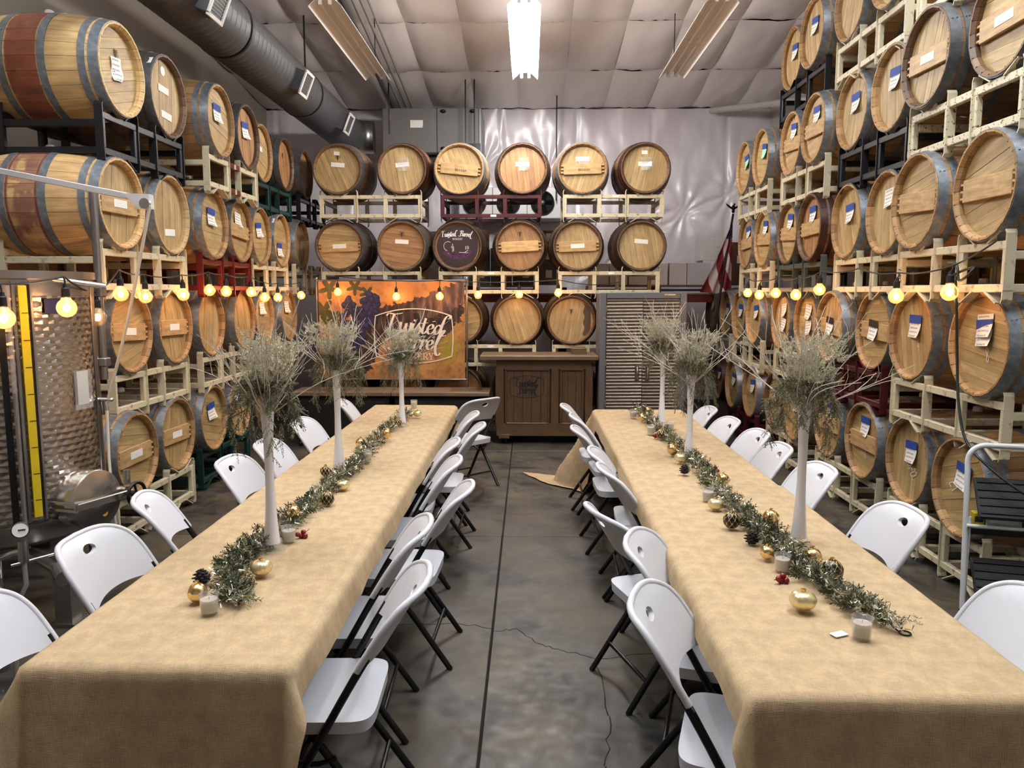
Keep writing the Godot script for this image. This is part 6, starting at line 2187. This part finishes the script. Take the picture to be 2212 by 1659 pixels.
func garland(path2: Array, label: String, sd: int, ring_end: bool):
	var o := thing("garland", label, "garland")
	var r := RandomNumberGenerator.new()
	r.seed = sd
	var path := []
	var length := 0.0
	for i in path2.size():
		path.append(Vector3(path2[i].x, 0.785, path2[i].y))
		if i: length += path[i].distance_to(path[i - 1])
	var g := Shape.new()
	var wire := []
	for i in 61: wire.append(curve_at(path, i / 60.0) + Vector3(0, -0.012, 0))
	g.tube(wire, 0.004, 6)
	part("wire_stem", g, M["cone_brown"], o)
	if ring_end:
		g = Shape.new()
		var c := Vector3(path2[0].x + 0.01, 0.757, path2[0].y)
		var ring := []
		for i in 17: ring.append(c + Vector3(cos(TAU * i / 16), 0, sin(TAU * i / 16)) * 0.017)
		g.tube(ring, 0.0025, 6, false)
		g.tube([c + Vector3(-0.014, 0, -0.012), path[0] + Vector3(-0.03, -0.01, -0.06)], 0.0025, 6)
		part("end_ring", g, M["bronze"], o)
	var A := []
	var B := []
	var T := []
	var count := int(length * 190)
	for i in count:
		var t := r.randf()
		if ring_end and t * length < 0.32 and r.randf() < 0.62: continue
		var p := curve_at(path, t)
		var d := (curve_at(path, minf(t + 0.01, 1.0)) - curve_at(path, maxf(t - 0.01, 0.0))).normalized()
		var thick: float = clampf(t * length / 0.35, 0.45, 1.0) if ring_end else clampf(t * length / 0.12, 0.6, 1.0)
		var ang := r.randf_range(-0.25, PI + 0.25)
		var sidev := d.cross(Vector3.UP).normalized()
		var outv := (sidev * cos(ang) + Vector3.UP * sin(ang) * 0.75).normalized()
		var dir := (outv + d * r.randf_range(-0.9, 0.9) * 1.1).normalized()
		var at := p + outv * r.randf_range(0.0, 0.024) * thick + Vector3(0, -0.01, 0)
		var sc := r.randf_range(0.75, 1.25) * thick
		var end := at + dir * 0.062 * sc
		if end.y < 0.757:
			dir = (dir + Vector3(0, (0.760 - end.y) / 0.075, 0)).normalized()
		var y := dir
		var x := y.cross(Vector3(r.randf() - 0.5, r.randf() - 0.5, r.randf() - 0.5)).normalized()
		var bs := Basis(x, y, x.cross(y)).scaled(Vector3.ONE * sc)
		if r.randf() < 0.68: A.append(Transform3D(bs, at))
		else: B.append(Transform3D(bs, at))
	for i in int(length * 240):
		var t := r.randf()
		if ring_end and t * length < 0.34 and r.randf() < 0.7: continue
		var p := curve_at(path, t)
		var a := r.randf_range(0, TAU)
		var q := r.randf_range(0.0, 0.062)
		var at := p + Vector3(cos(a) * q, r.randf_range(-0.01, 0.03), sin(a) * q)
		T.append(Transform3D(Basis(Vector3(r.randf() - 0.5, r.randf() - 0.5, r.randf() - 0.5).normalized(), r.randf_range(0, TAU)), at))
	swarm("green_sprigs", sprig_mesh(18, 0.055, 0.024, 0.0022, sd), M["needle_green"], o, A)
	swarm("frosted_sprigs", sprig_mesh(16, 0.052, 0.022, 0.0021, sd + 1), M["needle_frost"], o, B)
	swarm("tinsel", strip_mesh(), M["tinsel"], o, T)

func ornament(kind: String, x: float, z: float, r: float, label: String):
	var o := thing({"gold": "gold_bauble", "onion": "ribbed_bauble", "net": "netted_bauble"}[kind], label, "bauble", Vector3(x, 0.753 + (0.030 if absf(absf(x) - 1.03) < 0.045 else 0.006), z), x * 40.0 + z * 17.0, "baubles along the garlands")
	var g := Shape.new()
	if kind == "onion":
		# flattened ball with pressed ribs
		var n := 16
		g.grid(48, 16, func(u, v):
			var a: float = TAU * u
			var b: float = -PI / 2 + PI * v
			var rr: float = r * cos(b) * (1.0 - 0.045 * absf(sin(a * n / 2.0)))
			return Vector3(cos(a) * rr, r * 0.78 + sin(b) * r * 0.78 - 0.12 * r * pow(clampf(sin(b), 0, 1), 8.0), sin(a) * rr), CCW)
		part("bauble_body", g, M["pale_gold"], o)
	else:
		g.ball(Vector3(0, r, 0), r, 24)
		part("bauble_body", g, M["gold"] if kind == "gold" else M["net_brown"], o)
	if kind == "net":
		# gold wire net in hexagon-like cells
		g = Shape.new()
		var pts := func(i: int, j: int):
			var b: float = -1.2 + j * 0.48
			var a: float = TAU * (i + (0.5 if j % 2 else 0.0)) / 9.0
			return Vector3(cos(a) * cos(b), sin(b), sin(a) * cos(b)) * r * 1.012 + Vector3(0, r, 0)
		for j in 6:
			for i in 9:
				var p: Vector3 = pts.call(i, j)
				if j < 5:
					g.tube([p, pts.call(i, j + 1)], 0.0012, 4, false)
					g.tube([p, pts.call(i + (1 if j % 2 else -1), j + 1)], 0.0012, 4, false)
		part("gold_net", g, M["gold_line"], o)
	g = Shape.new()
	var top := r * 2.0 if kind != "onion" else r * 1.46
	g.lathe([Vector2(r * 0.2, top - 0.003), Vector2(r * 0.2, top + 0.007), Vector2(0, top + 0.008)], 12)
	part("cap", g, M["gold"], o)
	o.rotate_object_local(Vector3.RIGHT, 0.0)

func pine_cone(x: float, z: float, label: String):
	var o := thing("pine_cone", label, "pine cone", Vector3(x, 0.756, z), x * 31.0, "pine cones in the garlands")
	var g := Shape.new()
	g.lathe([Vector2(0, 0), Vector2(0.017, 0.006), Vector2(0.023, 0.022), Vector2(0.017, 0.045), Vector2(0.006, 0.058), Vector2(0, 0.06)], 12, Transform3D.IDENTITY, 90.0)
	part("core", g, M["cone_brown"], o)
	g = Shape.new()
	for k in 44:
		var t := k / 44.0
		var a := k * 2.399
		var rr := 0.028 * sin(PI * (0.18 + 0.78 * t))
		var c := Vector3(cos(a) * rr, 0.006 + t * 0.052, sin(a) * rr)
		g.ball(c, 0.0062, 6, 0.5)
	part("scales", g, M["cone_brown"], o, Transform3D.IDENTITY, "stuff")

func berries(x: float, z: float, label: String):
	var o := thing("berry_pick", label, "berries", Vector3(x, 0.752, z), 0.0, "red berry clusters in the garlands")
	for q in [[0.0, 0.010, 0.0], [0.018, 0.012, 0.004], [0.008, 0.026, -0.004], [-0.012, 0.020, 0.010]]:
		var g := Shape.new()
		g.ball(Vector3(q[0], q[1], q[2]), 0.0115, 12)
		part("berry", g, M["berry"], o)
	var g := Shape.new()
	g.tube([Vector3(0.0, 0.015, 0), Vector3(-0.03, 0.018, 0.015)], 0.0015, 4)
	g.tube([Vector3(0.01, 0.02, 0), Vector3(0.03, 0.035, -0.02)], 0.0015, 4)
	part("stalk", g, M["cone_brown"], o)

func votive(x: float, z: float, label: String, y := 0.753):
	var o := thing("votive_candle", label, "candle", Vector3(x, y, z), 0.0, "glass votive candles")
	var g := Shape.new()
	g.lathe([Vector2(0, 0), Vector2(0.024, 0), Vector2(0.027, 0.004), Vector2(0.031, 0.068), Vector2(0.0325, 0.070), Vector2(0.0305, 0.070), Vector2(0.0255, 0.010), Vector2(0, 0.009)], 28, Transform3D.IDENTITY, 50.0)
	part("glass_cup", g, M["thin_glass"], o)
	g = Shape.new()
	g.lathe([Vector2(0, 0.0105), Vector2(0.0245, 0.0105), Vector2(0.0278, 0.050), Vector2(0.0265, 0.053), Vector2(0, 0.0515)], 24, Transform3D.IDENTITY, 50.0)
	part("wax", g, M["wax"], o)
	g = Shape.new()
	g.tube([Vector3(0, 0.05, 0), Vector3(0.001, 0.060, 0.0)], 0.0008, 4)
	part("wick", g, M["ink"], o)

func vase(x: float, z: float, h: float, label: String, label2: String, sd: int, lean: Vector2):
	var o := thing("trumpet_vase", label, "vase", Vector3(x, 0.752, z), 0.0, "tall white trumpet vases")
	var g := Shape.new()
	var prof := []
	for i in 25:
		var t := i / 24.0
		var rr := 0.0135 + 0.020 * pow(1.0 - t, 3.4) + 0.014 * pow(t, 4.0) + 0.003 * t
		prof.append(Vector2(rr, 0.03 + t * (h - 0.03)))
	prof.append(Vector2(prof[-1].x - 0.003, h + 0.001))
	prof.append(Vector2(prof[-1].x - 0.002, h - 0.05))
	g.lathe(prof, 28, Transform3D.IDENTITY, 60.0)
	part("trumpet", g, M["glass_white"], o)
	g = Shape.new()
	var foot := []
	# scalloped clear foot
	g.grid(40, 6, func(u, v):
		var a: float = TAU * u
		var rr: float = lerpf(0.036, 0.050 + 0.007 * sin(a * 6.0), v)
		return Vector3(cos(a) * rr, lerpf(0.034, 0.0, pow(v, 0.7)), sin(a) * rr), CW)
	part("glass_foot", g, M["thin_glass"], o)
	# arrangement
	var b := thing("twig_arrangement", label2, "arrangement", Vector3(x, 0.752 + h, z), 0.0, "frosted twig arrangements in the tall vases")
	var r := RandomNumberGenerator.new()
	r.seed = sd
	for i in 26:
		var a := r.randf_range(0, TAU)
		var spread := r.randf_range(0.08, 0.95)
		if i < 6: spread = 1.25
		var l := r.randf_range(0.30, 0.46)
		var d := Vector3(cos(a) * spread + lean.x, 1.0, sin(a) * spread * 0.9 + lean.y).normalized()
		var bend := Vector3(r.randf_range(-1, 1), r.randf_range(-0.9, 0.4) * (1.0 if spread > 0.7 else 0.3), r.randf_range(-1, 1)) * 0.15
		var pts := []
		var rad := []
		for k in 9:
			var t := k / 8.0
			pts.append(Vector3(cos(a), 0, sin(a)) * 0.010 + Vector3(0, -0.06, 0) + d * (l + 0.06) * t + bend * t * t + Vector3(sin(t * 6.0 + i) * 0.016, 0, cos(t * 5.0 + i) * 0.016) * t)
			rad.append(lerpf(0.0026, 0.0010, t))
		g = Shape.new()
		g.tube(pts, rad, 5)
		for k in 2:   # side shoots
			var s: Vector3 = pts[4 + k * 2]
			var q := Vector3(r.randf_range(-1, 1), 0.8, r.randf_range(-1, 1)).normalized()
			g.tube([s, s + (d + q * 0.6).normalized() * 0.05, s + (d + q).normalized() * 0.10], [0.0013, 0.0011, 0.0008], 4)
		part("twig", g, M["twig_silver"], b)
	# upright frosted sprays
	var A := []
	for i in 150:
		var a := r.randf_range(0, TAU)
		var wide := sqrt(r.randf())
		var up := r.randf_range(0.01, 0.25)
		var c := Vector3(cos(a) * wide * (0.03 + 0.52 * up) + lean.x * up * 2.0, up, sin(a) * wide * (0.03 + 0.52 * up) + lean.y * up * 2.0)
		var d := Vector3(c.x, c.y * 0.8 + 0.04, c.z).normalized()
		for k in 4:
			var at := c + Vector3(r.randf_range(-0.026, 0.026), r.randf_range(-0.03, 0.02), r.randf_range(-0.026, 0.026))
			var y := (d * 0.8 + Vector3(r.randf_range(-1, 1), r.randf_range(-0.6, 0.8), r.randf_range(-1, 1))).normalized()
			var x2 := y.cross(Vector3(r.randf() - 0.5, 0.1, r.randf() - 0.5)).normalized()
			A.append(Transform3D(Basis(x2, y, x2.cross(y)).scaled(Vector3.ONE * r.randf_range(0.5, 0.9)), at))
	swarm("frosted_sprays", sprig_mesh(16, 0.06, 0.016, 0.0028, sd), M["sprig_silver"], b, A)
	# cedar fronds arching out and hanging down
	var C := []
	for i in 20:
		var a := TAU * i / 20.0 + r.randf_range(-0.2, 0.2)
		var reach := r.randf_range(0.07, 0.14)
		var fall := r.randf_range(0.08, 0.23) if i % 3 else r.randf_range(0.0, 0.08)
		var pts := []
		for k in 12:
			var t := k / 11.0
			pts.append(Vector3(cos(a) * (0.02 + reach * sin(t * 1.7)), 0.02 + 0.07 * sin(PI * minf(t * 1.6, 1.0)) - fall * t * t, sin(a) * (0.02 + reach * sin(t * 1.7))))
		for k in 11:
			for j in 3:
				var p: Vector3 = pts[k].lerp(pts[k + 1], r.randf())
				var d: Vector3 = (pts[k + 1] - pts[k]).normalized()
				var y := (d * 0.9 + Vector3(r.randf_range(-1, 1), r.randf_range(-0.9, 0.3), r.randf_range(-1, 1)) * 0.8).normalized()
				var x2 := y.cross(Vector3(r.randf() - 0.5, 0.1, r.randf() - 0.5)).normalized()
				C.append(Transform3D(Basis(x2, y, x2.cross(y)).scaled(Vector3.ONE * r.randf_range(0.6, 1.05)), p))
	swarm("cedar_fronds", sprig_mesh(13, 0.06, 0.016, 0.0024, sd + 3), M["cedar"], b, C)

func build_decor():
	garland([Vector2(-0.955, -2.42), Vector2(-1.07, -2.64), Vector2(-1.11, -2.86), Vector2(-1.085, -3.12), Vector2(-1.05, -3.55), Vector2(-1.05, -4.02), Vector2(-1.03, -4.49), Vector2(-1.05, -5.01), Vector2(-1.045, -5.7), Vector2(-1.02, -6.45)], "frosted evergreen garland with tinsel along the tank-side table", 101, false)
	garland([Vector2(1.150, -2.285), Vector2(1.09, -2.42), Vector2(1.03, -2.72), Vector2(1.03, -3.0), Vector2(1.0, -3.3), Vector2(0.985, -3.7), Vector2(1.0, -4.17), Vector2(1.01, -4.7), Vector2(0.985, -5.3), Vector2(0.98, -6.03), Vector2(0.95, -6.68)], "evergreen garland with ring end along the ladder-side table", 202, true)
	var O := [
		["gold", -1.115, -2.47, 0.033, "matte gold bauble behind the front votive on the tank-side table"],
		["onion", -0.985, -2.72, 0.040, "ribbed pale gold bauble near the tallest front vase, tank-side table"],
		["net", -1.155, -3.00, 0.030, "dark gold-netted bauble just before the front vase, tank-side table"],
		["net", -0.985, -2.57, 0.029, "dark gold-netted bauble at the near end of the tank-side garland"],
		["net", -0.985, -3.66, 0.034, "dark gold-netted bauble, biggest on the tank-side table, mid garland"],
		["gold", -1.06, -3.36, 0.030, "shiny gold bauble beyond the front vase on the tank-side table"],
		["gold", -1.135, -3.12, 0.028, "shiny gold bauble beside the front vase's foot, tank-side table"],
		["net", -1.15, -4.25, 0.031, "dark gold-netted bauble by the middle vase on the tank-side table"],
		["gold", -1.125, -5.05, 0.034, "gold bauble beyond the middle vase, wall side of the tank-side garland"],
		["gold", -0.99, -5.28, 0.034, "gold bauble beyond the middle vase, aisle side of the tank-side garland"],
		["net", -0.99, -5.75, 0.030, "dark gold-netted bauble before the far vase on the tank-side table"],
		["onion", -0.93, -6.35, 0.036, "ribbed gold bauble at the far end of the tank-side garland"],
		["onion", -0.98, -3.95, 0.036, "ribbed pale bauble before the middle vase on the tank-side table"],
		["onion", 0.905, -2.45, 0.044, "large ribbed gold bauble nearest the front votive, ladder-side table"],
		["net", 1.10, -2.71, 0.040, "dark gold-netted bauble near the front end of the ladder-side garland"],
		["gold", 1.085, -2.86, 0.036, "shiny gold bauble behind the front netted one, ladder-side table"],
		["gold", 0.935, -2.93, 0.028, "small gold bauble beside the votive before the ladder-side front vase"],
		["gold", 1.06, -3.29, 0.036, "shiny gold bauble beyond the front vase on the ladder-side table"],
		["net", 0.90, -3.33, 0.037, "dark gold-netted bauble beyond the front vase, aisle side, ladder-side table"],
		["onion", 0.90, -3.62, 0.038, "ribbed gold bauble beside the mid-garland votive, ladder-side table"],
		["gold", 0.925, -4.88, 0.036, "round gold bauble at the middle vase on the ladder-side table"],
		["onion", 0.935, -4.66, 0.038, "ribbed pale bauble at the foot of the middle vase, ladder-side table"],
		["net", 0.945, -5.42, 0.033, "dark gold-netted bauble before the far vase on the ladder-side table"],
		["gold", 0.92, -6.16, 0.032, "gold bauble near the far end of the ladder-side garland"],
		["gold", 1.0, -6.38, 0.030, "gold bauble at the very far end of the ladder-side garland"],
		["gold", 1.03, -4.0, 0.032, "shiny gold bauble at the cloth seam on the ladder-side table"],
	]
	for q in O: ornament(q[0], q[1], q[2], q[3], q[4])
	for q in [[-1.09, -2.93, "pine cone before the front vase on the tank-side table"], [-1.17, -2.63, "pine cone at the near end of the tank-side garland"], [-1.09, -3.72, "pine cone in the middle of the tank-side garland"], [-1.03, -4.62, "pine cone beyond the middle vase on the tank-side table"], [0.93, -3.12, "pine cone level with the front vase on the ladder-side table"], [0.90, -4.36, "pine cone before the middle vase on the ladder-side table"], [1.04, -4.42, "pine cone on the wall side of the ladder-side garland"], [0.955, -5.95, "pine cone near the far vase on the ladder-side table"]]:
		pine_cone(q[0], q[1], q[2])
	for q in [[-0.97, -3.17, "red berries beside the front vase on the tank-side table"], [0.915, -2.70, "red berries beside the near votive on the ladder-side table"], [0.915, -5.48, "red berries before the far vase on the ladder-side table"], [0.905, -6.66, "red berries at the far end of the ladder-side garland"], [1.085, -4.42, "red berries on the wall side of the ladder-side garland"]]:
		berries(q[0], q[1], q[2])
	for q in [[-1.04, -2.385, "glass votive candle at the near end of the tank-side table"], [-1.005, -3.11, "glass votive candle beside the front vase, tank-side table"], [-1.0, -4.66, "glass votive candle beyond the middle vase, tank-side table"], [-1.04, -6.90, "white votive candle at the far end of the tank-side table"], [1.012, -2.25, "glass votive candle at the near end of the ladder-side table"], [0.955, -2.81, "glass votive candle by the red berries, ladder-side table"], [0.90, -3.78, "glass votive candle by the cloth seam, ladder-side table"], [0.905, -5.62, "glass votive candle before the far vase, ladder-side table"], [0.875, -6.36, "glass votive candle at the far end of the ladder-side table"], [1.075, -5.78, "glass votive candle behind the far vase, ladder-side table"]]:
		votive(q[0], q[1], q[2])
	# folded card under the near votive of the ladder-side table
	var g := Shape.new()
	g.box(Vector3.ZERO, Vector3(0.05, 0.004, 0.03), 0.001)
	var o := part("paper_scrap", g, M["paper_plain"], null, Transform3D(Basis(Vector3.UP, 0.4), Vector3(0.955, 0.756, -2.275)))
	tag(o, "white paper scrap beside the near votive on the ladder-side table", "paper")
	vase(-1.045, -3.02, 0.612, "tall white trumpet vase nearest the camera on the tank-side table", "frosted twigs and cedar in the nearest vase of the tank-side table", 11, Vector2(0.02, 0))
	vase(-1.11, -4.40, 0.600, "tall white trumpet vase in the middle of the tank-side table", "frosted twigs and cedar in the middle vase of the tank-side table", 23, Vector2(-0.05, 0))
	vase(-0.99, -5.93, 0.50, "white trumpet vase farthest down the tank-side table", "frosted twigs and cedar in the farthest vase of the tank-side table", 35, Vector2(0.05, 0))
	vase(1.13, -3.14, 0.602, "tall white trumpet vase nearest the camera on the ladder-side table", "frosted twigs and cedar in the nearest vase of the ladder-side table", 47, Vector2(0.05, 0))
	vase(1.0, -4.73, 0.54, "tall white trumpet vase in the middle of the ladder-side table", "frosted twigs and cedar in the middle vase of the ladder-side table", 59, Vector2(0.05, 0))
	vase(1.04, -5.96, 0.575, "tall white trumpet vase farthest down the ladder-side table", "frosted twigs and cedar in the farthest vase of the ladder-side table", 61, Vector2(-0.05, 0))
